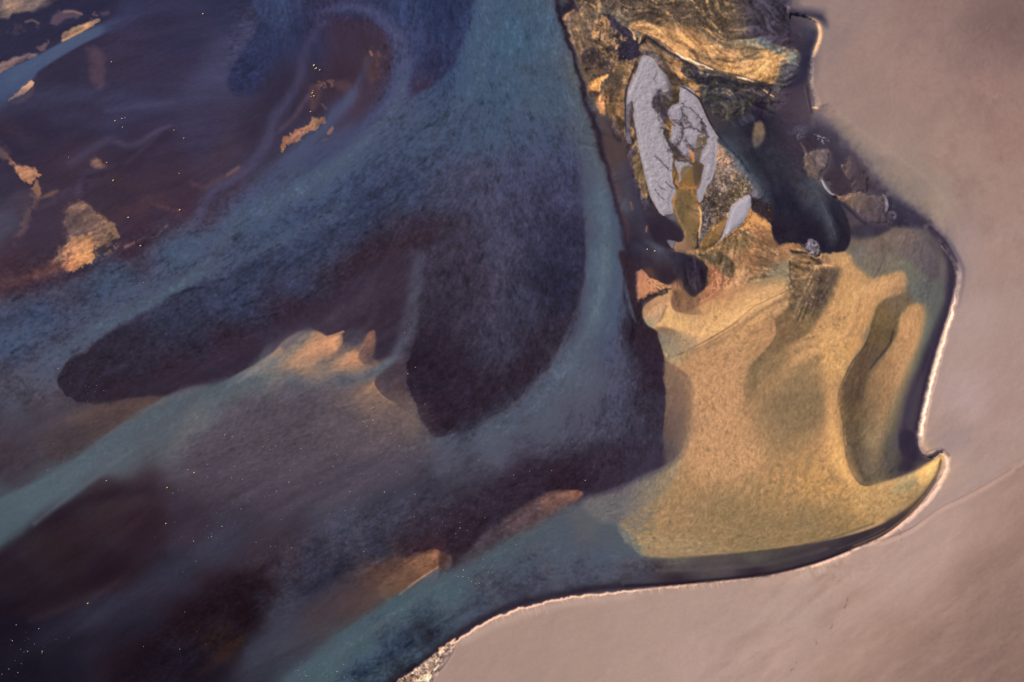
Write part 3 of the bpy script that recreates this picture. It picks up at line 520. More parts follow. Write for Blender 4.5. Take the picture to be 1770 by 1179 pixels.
    P([(570,1130),(650,1080),(740,1020),(755,1060),(700,1150),(620,1150)], (248,218,176), soft=2, warp=(1,4)); P([(600,1060),(680,1010),(760,940),(755,980),(680,1060)], (240,204,164), soft=2, op=.8)
    S([(780,965),(870,890),(930,790)], 1.6, (242,206,166), op=.9); S([(880,610),(960,580),(890,640)], 1.6, (246,206,162), op=.9)
    S([(700,1190),(800,1010),(900,870),(1000,690),(1040,600),(1120,530)], 1.1, (84,66,68), op=.8)
    P([(740,1190),(800,1020),(950,820),(1020,650),(1130,560),(1180,470),(1160,620),(1060,780),(960,930),(840,1050),(760,1190)], (140,118,114), soft=2.5, op=.8)
    S([(1190,500),(1140,660),(1060,800),(960,940),(850,1040),(770,1190)], 1.2, (178,154,146), op=.7)

# ---------------- islands, top right
TOPFLAT = [(975,27),(980,22),(1005,5),(1010,-260),(1360,-260),(1362,10),(1370,60),(1378,100),(1380,120),(1362,152),(1335,166),(1312,160),(1250,180),(1225,160),(1200,150),(1180,180),(1160,240),(1130,330),(1120,370),(1100,330),(1092,300),(1078,250),(1062,240),(1050,200),(1036,180),(1022,150),(1010,115),(998,90),(984,60)]
def north_flat():
    V('f')
    # dark seam between the river and the flat
    S([(958,-60),(966,20),(985,80),(1010,160),(1030,225),(1052,300),(1072,370),(1086,430),(1096,480)], [6,6,5.5,5.5,6,6,7,7,8], (52,40,58), op=[.85,.95,.95,.95,.95,.95,.9,.85,.8], warp=(2.5,22))
    S([(976,-40),(990,2),(978,18)], 12, (46,38,62), op=.9)
    P(TOPFLAT, [(1000,40,128,100,76),(1020,70,112,90,76),(1050,20,110,88,76),(1100,40,112,92,78),(1150,20,112,88,66),(1230,20,118,94,68),(1280,30,110,90,66),(1300,-40,92,76,70),(1330,-40,70,60,72),(1355,-60,58,52,74),(1355,10,56,50,74),(1330,110,64,56,76),(1345,60,60,54,76),(1330,50,72,62,72),(1360,100,62,58,78),(1330,20,72,62,70),(1350,140,76,66,76),
      (1020,110,120,94,70),(1040,150,112,84,62),(1060,180,116,88,62),(1050,220,90,70,62),(1075,260,84,64,60),(1180,70,190,148,92),(1240,160,74,62,62),(1100,340,66,54,66),(1290,100,190,150,92),(1130,100,120,96,74),(1130,250,120,100,84)],
      soft=[3,3,4,30,40,16,14,14,14,14,14,8,8,8,8,8,10,10,10,8,8,6,6,5,4,3,3,2.5,2.5], warp=(2.5,10))
    W = [(1000,-260),(1240,-260),(1260,60),(1250,70),(1180,40),(1120,30),(1060,20),(1000,20)]
    P(W, (154,120,76), soft=14, op=.55, mask=('mix',16,.15,1.1)); P(W, (76,62,62), soft=14, op=.7, mask=('mix',13,.2,1.0,19)); P(W, (96,84,76), soft=20, op=.5, mask=('fbm',40,-.2,.7,2))
    P(W, (66,54,54), soft=14, op=.75, mask=('mix',7,-.1,1.2,57)); P(W, (92,76,64), soft=30, op=.5); P(W, (172,134,82), soft=14, op=.8, mask=('mix',5,.3,1.3,59)); P(W, (58,48,54), soft=14, op=.6, mask=('fbm',5,.4,1.2,63))  # sunlit gold of the fibres put into the colour
    P([(1270,-200),(1365,-200),(1365,20),(1400,70),(1385,150),(1340,120),(1300,80),(1280,40)], (62,54,72), soft=50, op=.75)
    S([(1170,20),(1210,35),(1260,45)], 6, (84,66,60), op=.5, warp=(4,9)); S([(1150,8),(1120,30),(1140,45)], 5, (60,48,52), op=.6, warp=(5,8))
    V('d1')
    S([(400,140),(520,140),(620,230),(700,300),(760,330)], [9,10,9,7,5], (112,100,88), op=.7)
    P([(30,180),(200,110),(420,60),(340,160),(330,330),(300,480),(210,620),(130,480),(60,330)], (148,116,80), soft=6, op=.8, mask=('mix',9,.0,.9))
    P([(30,180),(200,110),(420,60),(340,160),(330,330),(300,480),(210,620),(130,480),(60,330)], (84,70,70), soft=8, op=.7, mask=('mix',8,-.1,.8,29))
    S([(28,190),(60,150),(130,105)], [3,2.5,2], (190,146,92), op=.7); S([(40,220),(70,300),(110,400)], 1.8, (162,124,86), op=.6, mask=('fbm',4,-.3,.5))
    P([(380,150),(480,150),(560,210),(640,280),(720,320),(740,390),(700,430),(620,380),(540,330),(480,230),(430,170)], (50,42,62), soft=5, op=.95, warp=(2,7))
    P([(330,300),(360,190),(430,160),(500,250),(500,400),(460,440),(400,400),(330,400)], [(400,250,190,152,98),(350,340,196,152,92),(470,320,176,138,94),(420,400,150,120,84)], soft=4, warp=(2,6)); P([(330,330),(380,180),(480,180),(510,300),(500,430),(340,420)], (92,74,66), soft=4, op=.8, mask=('fbm',4,.25,.7,3))
    P([(380,420),(392,330),(402,330),(398,410)], (46,40,56), soft=1.6)
    P([(480,280),(620,360),(700,440),(700,560),(560,620),(430,560),(420,460),(500,420)], (70,58,62), soft=7, op=.9, warp=(2,7)); P([(480,300),(620,360),(690,430),(650,560),(560,640),(420,640),(380,480)], (170,134,92), soft=6, op=.85, mask=('fbm',5,.05,.5,7), warp=(2,5))
    P([(560,520),(640,440),(740,400),(830,380),(860,430),(800,480),(810,540),(770,600),(680,620),(600,590)], (44,38,58), soft=4, warp=(3,5))
    S([(690,290),(735,340),(745,390)], [1,1.8,2.2], (214,178,116), op=.95); S([(820,355),(805,400),(790,440)], [2.4,2.2,1.4], (222,188,126), op=.95); S([(745,325),(800,350)], 1.4, (150,134,124), op=.8)
    P([(210,560),(330,480),(400,600),(420,680),(300,740),(240,700)], (56,46,58), soft=5, op=.85, mask=('fbm',9,-.5,.3,6)); P([(240,600),(420,560),(560,620),(560,760),(400,760),(260,740)], (150,114,74), soft=6, op=.6, mask=('mix',7,.1,.7,8))
    P([(300,900),(320,840),(360,800),(430,760),(470,760),(470,795),(420,800),(400,840),(390,920)], (228,172,92), soft=2, warp=(1,5)); P([(270,860),(330,810),(300,900),(390,930),(370,990),(280,980)], (190,140,84), soft=4, op=.6)
    P([(390,900),(430,790),(560,760),(600,900),(560,980),(420,960)], (92,76,62), soft=8, op=.8, mask=('mix',8,-.4,.5,4))
    P([(280,930),(370,930),(380,980),(290,990)], (82,64,64), soft=4, op=.9); P([(370,1000),(440,960),(480,980),(470,1080),(420,1170),(390,1120)], (196,146,90), soft=4, mask=('fbm',4,-.6,.2,9), warp=(2,5))
    P([(470,690),(500,660),(500,720),(480,740)], (200,158,96), soft=2); P([(520,720),(550,690),(540,740)], (204,160,96), soft=2)
    P([(560,700),(700,640),(740,680),(700,800),(650,1000),(640,1180),(560,1180),(580,1000),(620,850)], [(690,700,176,138,88),(640,900,176,136,84),(600,1100,160,122,76),(580,760,110,88,64)], soft=6, warp=(3,8), op=.9); P([(560,700),(740,640),(660,1000),(640,1180),(560,1180)], (88,70,58), soft=5, op=.8, mask=('mix',5,.2,.8,14))
    # arc-shaped flat round the islet's head
    P([(790,500),(830,440),(880,415),(940,450),(1000,490),(1100,550),(1170,620),(1230,650),(1220,720),(1180,740),(1130,720),(1050,640),(960,560),(900,530),(830,530)], [(840,480,150,122,92),(900,450,166,134,96),(1000,540,156,124,84),(1180,660,176,138,88),(940,520,128,106,84)], soft=4, warp=(1.5,6)); P([(790,500),(880,415),(1000,490),(1230,650),(1180,740),(1050,640)], (96,78,64), soft=4, op=.7, mask=('mix',5,.1,.8,25))
    P([(960,560),(1050,640),(1140,740),(1220,800),(1230,900),(1200,1020),(1130,1060),(1110,900),(1060,740)], (84,66,58), soft=6, op=.9, mask=('fbm',6,-1.2,.0,6), warp=(2,8))
    P([(1150,740),(1200,720),(1300,820),(1380,840),(1410,880),(1360,930),(1420,960),(1400,990),(1330,940),(1260,860)], [(1200,770,196,152,90),(1380,860,206,164,104),(1300,880,180,138,82),(1400,970,204,158,94)], soft=3, warp=(1.5,6)); P([(1150,740),(1300,800),(1420,880),(1400,990),(1260,860)], (104,84,64), soft=3, op=.7, mask=('fbm',4,.1,.6,15))
    S([(1165,760),(1230,850),(1290,920),(1360,980)], 1.3, (54,44,54), op=.8); S([(1178,600),(1196,630)], 2, (130,72,50), op=.8)
    # golden tongue
    P([(700,280),(720,220),(850,220),(980,260),(1100,300),(1250,360),(1400,400),(1520,430),(1700,400),(2000,410),(2200,470),(2330,500),(2420,540),(2440,600),(2380,650),(2260,620),(2240,700),(2180,850),(2000,820),(1800,760),(1600,710),(1400,640),(1250,570),(1100,480),(950,380),(800,330)],
      [(800,270,200,158,98),(1000,340,204,162,98),(1300,430,196,154,92),(1500,500,192,152,92),(1700,560,190,150,94),(1900,560,184,146,94),(1300,540,190,148,90),(1700,650,204,160,92),(2000,700,208,164,96),(2150,800,210,166,98),(1450,600,180,142,90),(2100,600,206,164,98),(1700,450,150,128,98),(1950,450,130,118,98)],
      soft=[5,5,6,8,8,7,5,3,3,4,8,10,10,10,14,14,8,5,3,2.5,3,4,4,3,3,3], keep='tongue')
    P([(700,260),(760,210),(900,230),(1050,290),(1200,330),(1150,370),(980,310),(820,300)], (150,120,86), soft=6, op=.6, mask=('fbm',7,-.2,.5))
    S([(1000,370),(1100,420),(1250,450)], 4, (150,116,76), op=.5, mask=('fine',1,-.6,.9)); S([(1300,520),(1380,540),(1450,590),(1600,610),(1700,600)], [3,5,5,3,2], (122,98,74), op=.7)
    V('d5')
    P([(380,460),(470,470),(560,540),(540,590),(440,610),(300,630),(330,600)], (124,104,80), soft=8, op=.55); S([(130,600),(250,630),(380,615),(480,600),(600,580)], [1.4,1.4,1.6,2,2], (110,88,70), op=.75); S([(0,590),(120,610)], 1.4, (120,92,70), op=.6)
    P([(30,420),(200,420),(400,400),(540,400),(620,440),(480,460),(300,470),(120,470)], [(150,440,140,120,98),(450,425,132,122,104)], soft=6, op=.7)
    P([(520,390),(600,390),(700,450),(820,510),(930,510),(955,570),(930,660),(850,650),(800,600),(700,540),(560,470)], [(600,430,88,94,98),(750,500,94,104,106),(880,540,106,114,108),(900,620,94,102,104),(790,580,170,140,100)], soft=[8,8,7,5,5,8,14,12,5,8,10], op=.9)
    P([(760,620),(850,660),(940,660),(900,760),(800,860),(700,920),(690,860),(740,740)], [(780,660,86,76,74),(860,720,84,78,88),(760,850,88,80,80)], soft=12, op=.9)
    P([(960,520),(1050,480),(1070,560),(1040,700),(1000,820),(860,920),(820,860),(940,740)], (54,48,72), soft=16, op=.9); S([(1100,330),(1050,480),(1040,600),(1010,760)], 7, (48,46,74), op=.6)
    S([(900,510),(925,516)], 1.6, (176,140,90), op=.9); S([(945,340),(980,372)], 1.4, (120,96,84), op=.8)
    P([(540,200),(760,120),(1000,170),(1100,250),(1120,420),(1000,500),(820,500),(640,400),(500,300)], [(700,250,66,58,74),(900,250,66,58,76),(1050,300,60,58,80),(800,420,74,58,70)], soft=34, op=.6)
    S([(20,310),(110,345),(160,390),(240,410)], [1.4,1.4,1.6,1.2], (160,122,82), op=.7); S([(160,400),(215,415)], 1.8, (74,58,56), op=.8); S([(240,405),(500,385)], 1.2, (84,68,66), op=.6)
    S([(0,690),(60,705)], [1.4,1], (244,214,170), op=.9); S([(320,790),(400,805),(480,832)], [1.2,1.7,1.5], (250,216,164), op=.95)
    S([(-40,720),(150,760),(330,810),(480,850),(680,880)], [3,2.6,2.2,2.4,2], (78,64,58), op=.8)
    V('d1')
    S([(870,370),(950,430),(1050,500),(1150,560),(1260,630),(1380,690)], [3,4,4,4,3.4,3], (52,42,58), op=.95); S([(880,360),(960,410),(1030,470)], 1.2, (128,104,88), op=.6)
    S([(1170,540),(1240,590),(1310,610),(1390,650),(1460,670),(1540,710)], [1,1.6,1.7,1.8,1.3,.8], (250,222,182), op=.95)
    S([(1330,600),(1420,640),(1540,690)], 1, (70,54,52), op=.6)
    # dark reedy hollow south of the tongue
    V('d2')
    H = [(760,200),(900,220),(1050,270),(1250,330),(1450,390),(1680,420),(1740,520),(1680,600),(1500,580),(1380,680),(1240,760),(1110,720),(1040,640),(960,520),(960,440),(860,360),(780,280)]
    P(H, [(900,260,62,52,58),(1100,330,60,56,62),(1200,480,56,54,66),(1050,560,66,62,58),(1400,450,74,64,66),(1600,500,74,62,68),(1150,680,70,66,62),(1300,620,60,56,62)], soft=8, op=.95, warp=(3,10))
    P(H, (104,92,74), soft=8, op=.6, mask=('mix',9,.15,.9,12)); P(H, (42,40,58), soft=8, op=.75, mask=('fbm',9,.1,.7,18), warp=(3,8))
    S([(1130,700),(1190,640),(1280,640),(1360,580),(1460,550),(1560,540)], [2.4,2.6,2.2,2.4,2.2,1.6], (96,86,78), op=.7, warp=(4,8)); P([(1170,730),(1220,640),(1290,660),(1240,750)], (98,88,76), soft=4, op=.8, mask=('fbm',5,-.6,.3), warp=(2,6))
    S([(1595,450),(1640,480),(1690,515)], [1.4,2.2,1.2], (228,184,128), op=.9, mask=('fbm',4,-.8,.1)); S([(1105,365),(1118,385)], 1.4, (150,122,84), op=.8)
# plates of the grey islet (sheets d2, d3 joined into plan units)
def J(v, pts):
    V(v); return [tuple(q) for q in loc(pts)]
ISLET = J('d2', [(350,100),(420,95),(500,140),(560,220),(640,330),(740,400),(820,415),(890,480),(950,570),(1000,680),(1060,800),(1130,910),(1220,1010),(1330,1150)])+J('d3', [(1400,110),(1480,190),(1550,270),(1590,350),(1570,420),(1500,450),(1475,500),(1440,610),(1370,690),(1240,800),(1110,890),(960,960),(890,940),(830,860),(770,760),(700,660),(590,610),(540,590),(480,500),(430,400),(390,250),(350,100)])+J('d2', [(320,1050),(280,1000),(220,985),(190,940),(178,760),(180,600),(200,470),(240,370),(300,240)])
PLATES = [
 J('d2', [(350,110),(420,105),(480,150),(535,235),(600,300),(640,380),(648,430),(600,460),(530,480),(500,560),(510,640),(555,720),(575,800),(570,880),(600,960),(640,1050),(668,1120)])+J('d3', [(660,60),(655,150),(665,250),(692,340),(690,390),(655,440),(658,500),(670,560),(690,592),(600,600),(548,590),(490,505),(440,410),(408,300),(380,180),(350,60)])+J('d2', [(315,1000),(290,850),(265,700),(265,590),(235,560),(200,620),(185,600),(195,480),(240,370),(300,250)]),
 J('d2', [(745,430),(790,415),(840,430),(885,480),(940,570),(980,660),(1012,740),(1060,825),(1100,890),(1130,930),(1110,960),(1120,1060)])+J('d3', [(1115,0),(1110,60),(1090,150),(1060,240),(1000,330),(965,440),(932,468),(912,370),(950,280),(965,180),(985,90),(930,60),(900,0)])+J('d2', [(920,1090),(985,1070),(1005,1000),(1010,900),(985,830),(960,740),(905,690),(830,640),(780,600),(735,575),(735,500)]),
 J('d2', [(640,650),(700,612),(765,622),(770,670),(742,750),(735,780),(690,735),(640,725)]),
 J('d2', [(785,650),(830,660),(885,675),(915,725),(945,755),(930,820),(895,850),(850,790),(815,720)]),
 J('d2', [(700,835),(722,830),(733,890),(705,970),(670,1000),(645,960),(665,890)]),
 J('d2', [(785,855),(860,850),(930,890),(942,930),(905,1000),(855,1018),(805,970),(780,910)]),
 J('d2', [(735,985),(790,950),(830,1010),(832,1050),(820,1120),(780,1105),(745,1040)]),
 J('d3', [(700,85),(755,58),(850,95),(800,160),(752,225),(728,250),(735,180)]),
 J('d3', [(1440,200),(1480,190),(1535,255),(1582,330),(1590,380),(1545,430),(1492,440),(1475,390),(1492,330),(1462,265)]),
 J('d3', [(1452,390),(1470,470),(1442,600),(1378,680),(1250,790),(1170,850),(1115,895),(1160,830),(1200,720),(1228,620),(1262,520),(1330,450),(1400,412)]),
 J('d2', [(190,640),(215,580),(245,590),(235,700),(232,900),(240,985),(215,985),(192,940),(184,800)]),
]
for _k in range(2, 8):                                   # the small plates almost touch one another
    _c = np.array(PLATES[_k]).mean(0); _r = np.linalg.norm(np.array(PLATES[_k])-_c, axis=1).mean()
    PLATES[_k] = [tuple(_c + (np.array(_q)-_c)*(1+3.2/_r)) for _q in PLATES[_k]]
CRACKS = [('d2', [(500,490),(470,560),(500,640),(560,720),(575,820),(590,900),(640,1000),(720,1080)], [9,6,7,8,6,6,7,6]),
 ('d2', [(640,470),(600,560),(560,620),(590,700),(620,740)], [6,12,12,10,6]),('d2', [(530,450),(520,540),(490,600)], [5,4,3]),
 ('d2', [(740,590),(800,620),(900,690),(960,760),(1000,870),(980,1000),(900,1060)], [3,3,3,4,6,7,5]),('d2', [(770,630),(750,760),(770,830),(860,840),(960,870)], [3,4,3,3,3]),
 ('d2', [(775,690),(830,790),(900,850)], [3,3,3]),('d2', [(680,760),(740,800),(770,880),(740,960),(700,1000)], [4,7,7,5,4]),('d2', [(780,960),(850,1030),(880,1060)], [2.4,3,4]),
 ('d2', [(640,1040),(740,1100),(850,1150),(900,1180)], [7,9,7,5]),('d2', [(960,740),(975,830),(990,900)], [4,3,3])]
def islet():
    V('f')
    # shallow brown shelf west of the islet
    P([(1046,205),(1075,240),(1095,330),(1120,395),(1140,430),(1180,425),(1182,400),(1150,372),(1128,340),(1110,300),(1098,262),(1084,250),(1066,245)], [(1070,270,74,60,70),(1090,350,62,52,66),(1140,410,50,40,56),(1120,330,66,56,70)], soft=10, op=.9)
    S([(1054,275),(1064,320),(1076,365),(1090,420)], 5, (98,70,74), op=.5)
    S([(1082,285),(1094,325),(1106,370),(1116,400)], [6,8,10,8], (66,62,84), op=.6); S([(1090,350),(1093,362)], 1.8, (132,92,72), op=.8); S([(1118,392),(1117,400)], 1.8, (150,104,80), op=.9)
    V('d3')
    P([(260,0),(330,0),(380,120),(400,250),(430,390),(380,430),(340,380),(290,240),(270,120)], [(300,100,116,94,66),(350,300,104,84,64),(320,200,112,90,66)], soft=4, warp=(2,6)); S([(350,60),(385,180),(405,280),(440,400)], 1.6, (222,172,104), op=.9)  # gold stroke: sunlit rim on the islet's left edge, painted in
    S([(330,-40),(300,-140),(250,-200),(220,-260)], 2.6, (176,140,90), op=.8)
    V('d2'); S([(235,170),(200,330),(150,500),(120,620),(150,860)], 4, (150,118,80), op=.7, mask=('mix',5,-.6,.5)); S([(300,190),(240,300),(195,420),(178,560),(178,800),(190,960)], 1.5, (48,38,52), op=.9)
    S([(172,600),(174,780),(182,950)], .9, (200,180,160), op=.7)
    V('f')
    P(ISLET, [(1150,140,120,108,110),(1170,230,84,68,58),(1190,190,90,72,58),(1250,260,150,128,118),(1280,300,124,108,98),(1190,330,128,98,56),(1230,340,84,72,72),(1110,220,110,92,84),(1200,400,96,78,62),(1250,380,120,92,58),(1290,340,112,98,100),(1175,180,96,76,58)], soft=2.2, warp=(.8,5))
    V('d2')
    P([(490,130),(560,200),(650,330),(740,400),(760,440),(730,560),(690,600),(640,560),(655,440),(640,370),(590,290),(535,225)], [(560,220,92,74,60),(680,420,98,78,58),(690,560,92,76,62)], soft=4)
    S([(350,70),(430,70),(500,120),(560,190)], [3,4,4,3], (92,78,80), op=.8)
    P([(560,740),(650,750),(680,820),(660,900),(610,940),(580,880)], (120,90,56), soft=3); P([(590,850),(640,860),(620,900)], (58,48,54), soft=3)
    V('d3')
    # speckled gravel on the eastern flank
    G = [(1110,0),(1180,-80),(1330,-10),(1420,130),(1480,200),(1480,320),(1450,390),(1330,440),(1240,520),(1180,640),(1060,700),(980,820),(930,890),(915,840),(960,640),(960,460),(1020,330),(1090,200)]
    P(G, [(1180,60,150,122,104),(1300,100,128,112,108),(1400,250,116,98,80),(1200,250,116,98,88),(1150,450,90,74,70),(1020,600,84,76,86),(960,820,110,102,110),(1100,600,92,74,62),(1350,350,110,94,70)], soft=3, warp=(1,4))
    P(G, (196,164,134), soft=6, mask=('fbm',3.2,.35,.9,21), op=.6); P(G, (70,58,62), soft=6, mask=('mix',4,.1,1.0,33), op=.7); P([(1150,420),(1250,380),(1300,460),(1200,560),(1080,640),(1050,560)], (96,76,58), soft=8, op=.7, mask=('long',1,-.5,.8))
    P([(1170,290),(1220,320),(1200,370),(1160,350)], (206,182,166), soft=3, op=.7, mask=('fbm',3,-.4,.3))
    # golden tongue of weed in the middle
    P([(690,60),(760,30),(890,40),(905,100),(880,100),(800,180),(760,260),(720,300),(690,250),(660,240),(680,160)], [(700,150,150,112,62),(880,80,140,104,60),(740,280,120,88,54)], soft=3, warp=(1,5))
    P([(860,110),(970,70),(960,200),(930,300),(890,340),(780,310),(760,250),(800,170)], [(850,180,142,108,62),(930,150,92,74,66),(830,300,170,124,66)], soft=3, warp=(1,5))
    P([(660,420),(720,340),(850,310),(900,340),(920,470),(960,540),(950,680),(930,850),(900,930),(840,880),(780,770),(720,660),(690,590),(660,520)], [(690,450,190,142,76),(780,400,128,98,58),(800,520,104,84,58),(850,700,122,98,64),(900,560,176,138,86),(740,560,128,100,62),(860,350,166,122,66)], soft=2.6, warp=(1,5))
    P([(660,420),(720,340),(880,320),(930,500),(950,680),(900,930),(780,770),(660,520)], (78,64,54), soft=5, op=.6, mask=('mix',6,.2,.9,27))
    S([(700,250),(720,300),(760,330),(850,320),(890,290)], 2, (204,146,76), op=.75, warp=(2,5)); S([(655,440),(665,520),(690,580)], 1.5, (50,40,48), op=.8); S([(680,420),(670,500),(700,580)], 2, (204,154,84), op=.8)
    V('d2'); P([(830,1050),(860,1040),(880,1060),(890,1180),(850,1180),(825,1110)], [(850,1060,220,150,70),(860,1150,170,122,66)], soft=2, warp=(1,4)); V('d3')
    S([(930,520),(948,580),(950,680),(935,760),(930,830)], [1,1.6,1.7,1.6,1.4], (238,194,130), op=.95); S([(920,780),(915,880),(905,930)], 1.6, (48,40,52), op=.9)
    P([(890,930),(935,900),(935,960),(905,965)], (44,36,50), soft=2)
    P([(940,900),(1010,800),(1100,720),(1200,650),(1215,690),(1160,790),(1140,850),(1050,940),(960,960)], [(1050,830,136,106,66),(1150,700,150,116,70)], soft=3, warp=(1,5)); S([(1215,690),(1165,800),(1150,850)], 1.4, (62,50,50), op=.7); S([(1040,760),(1110,710),(1190,655)], 1.6, (190,144,86), op=.7, mask=('fbm',4,-.5,.4))
    # the sheet of grey mud between the channels
    V('d2'); P([(745,430),(800,418),(890,485),(1010,740),(1110,895),(1115,1100),(900,1190),(830,1060),(750,1100),(690,1000),(630,980),(655,870),(640,740),(635,640),(700,600),(735,560)], [(800,500,160,146,150),(900,800,150,136,142),(700,700,150,136,142),(1050,950,160,146,150),(780,1050,140,126,130)], soft=3, op=.95, warp=(1,5))
    # plates
    V('f')
    tone = [(163,151,158),(160,148,156),(158,145,155),(154,141,151),(158,145,153),(158,145,155),(156,143,153),(154,142,150),(124,112,124),(170,158,168),(118,106,122)]
    for pl, t in zip(PLATES, tone):
        P(pl, t, soft=1.8, warp=(.7,4)); P(pl, t, soft=2.5, ch=None)
        P(pl, 1.0, soft=3, ch='wrinkle')
    P(PLATES[9], .12, soft=6, ch='wrinkle'); P(PLATES[10], .2, soft=4, ch='wrinkle'); P(PLATES[8], .3, soft=4, ch='wrinkle')
    V('d2')
    for v, c, w in CRACKS:
        V(v); S(c, [q*.42 for q in w], (64,54,62), op=.7, warp=(2,6)); S(c, [q*.9 for q in w], (64,54,62), op=.55, mask=('fbm',4,-.2,.5), warp=(3,6)); S(c, [q*.9 for q in w], .1, ch='wrinkle')
    V('d2')
    P([(540,580),(620,560),(650,600),(600,680),(620,740),(580,760),(545,680),(510,630)], [(560,650,66,56,66),(620,580,98,78,62)], soft=3, warp=(1,5)); P([(640,430),(660,520),(640,560),(600,500)], (126,116,126), soft=3, op=.6)
    S([(250,575),(245,680),(240,800),(250,900),(275,1000)], [2.2,3.2,3.6,3.6,2.6], (84,62,58), op=.9, warp=(1,4)); S([(248,880),(262,930)], 1.6, (190,130,80), op=.7)
    S([(540,450),(520,500),(530,560)], [2,3,2], (52,46,66), op=.9, warp=(2,5)); S([(640,760),(660,800)], 2, (150,112,62), op=.7)
    P([(890,1060),(960,1080),(930,1180),(900,1180)], (96,78,66), soft=3, op=.8)
    V('d2'); P([(930,900),(990,870),(1010,930),(990,1030),(920,1080),(880,1050),(900,1000)], (106,86,62), soft=4, op=.9, mask=('fbm',5,-.9,.2))
    P([(1110,940),(1180,980),(1320,1170),(1120,1180)], (206,160,112), soft=4, op=.7, mask=('fbm',3.4,.0,.5,5))
    V('d3')
    S([(490,250),(540,320),(610,350)], 1.2, (92,82,94), op=.8, mask=('fbm',4,-.7,.2)); S([(480,340),(530,400),(570,440)], 1.2, (84,74,86), op=.8, mask=('fbm',4,-.7,.2)); S([(510,10),(590,100),(650,150)], 1.5, (90,80,92), op=.8, mask=('fbm',4,-.8,.2)); S([(590,260),(640,310),(680,330)], [1,1.6,2], (96,86,98), op=.7)
    S([(600,600),(650,595),(690,570)], 1.4, (72,58,56), op=.8); P([(600,620),(690,590),(720,650),(690,660)], (104,94,110), soft=4, op=.8)
    S([(1330,440),(1400,415),(1280,500),(1220,600),(1200,700)], 1.6, (222,190,150), op=.8, mask=('fbm',3,-.1,.4)); S([(1440,380),(1470,430),(1470,500),(1440,610),(1370,690),(1240,800),(1130,890)], 1.2, (56,46,56), op=.85)
    S([(1350,20),(1420,130),(1470,200),(1560,300),(1590,380)], 1.2, (46,40,56), op=.8)
    # small grey stub and sand spur at the southern tip
    V('e2')
    P([(640,340),(760,310),(780,170),(830,150),(960,380),(920,420),(1000,480),(1060,640),(900,560),(850,540),(780,490),(680,470),(630,430)], [(700,400,150,114,88),(820,250,122,98,72),(850,450,142,108,80),(900,540,160,118,84),(960,450,110,88,70)], soft=3, warp=(1,5), keep='spur')
    P([(540,300),(600,300),(650,330),(630,410),(590,400),(550,350)], [(590,330,112,102,118),(620,380,140,124,130)], soft=2, warp=(.6,4)); S([(645,330),(625,400)], .8, (56,46,60), op=.8)
    S([(650,450),(720,465),(800,500),(860,545)], 1, (200,142,96), op=.7)
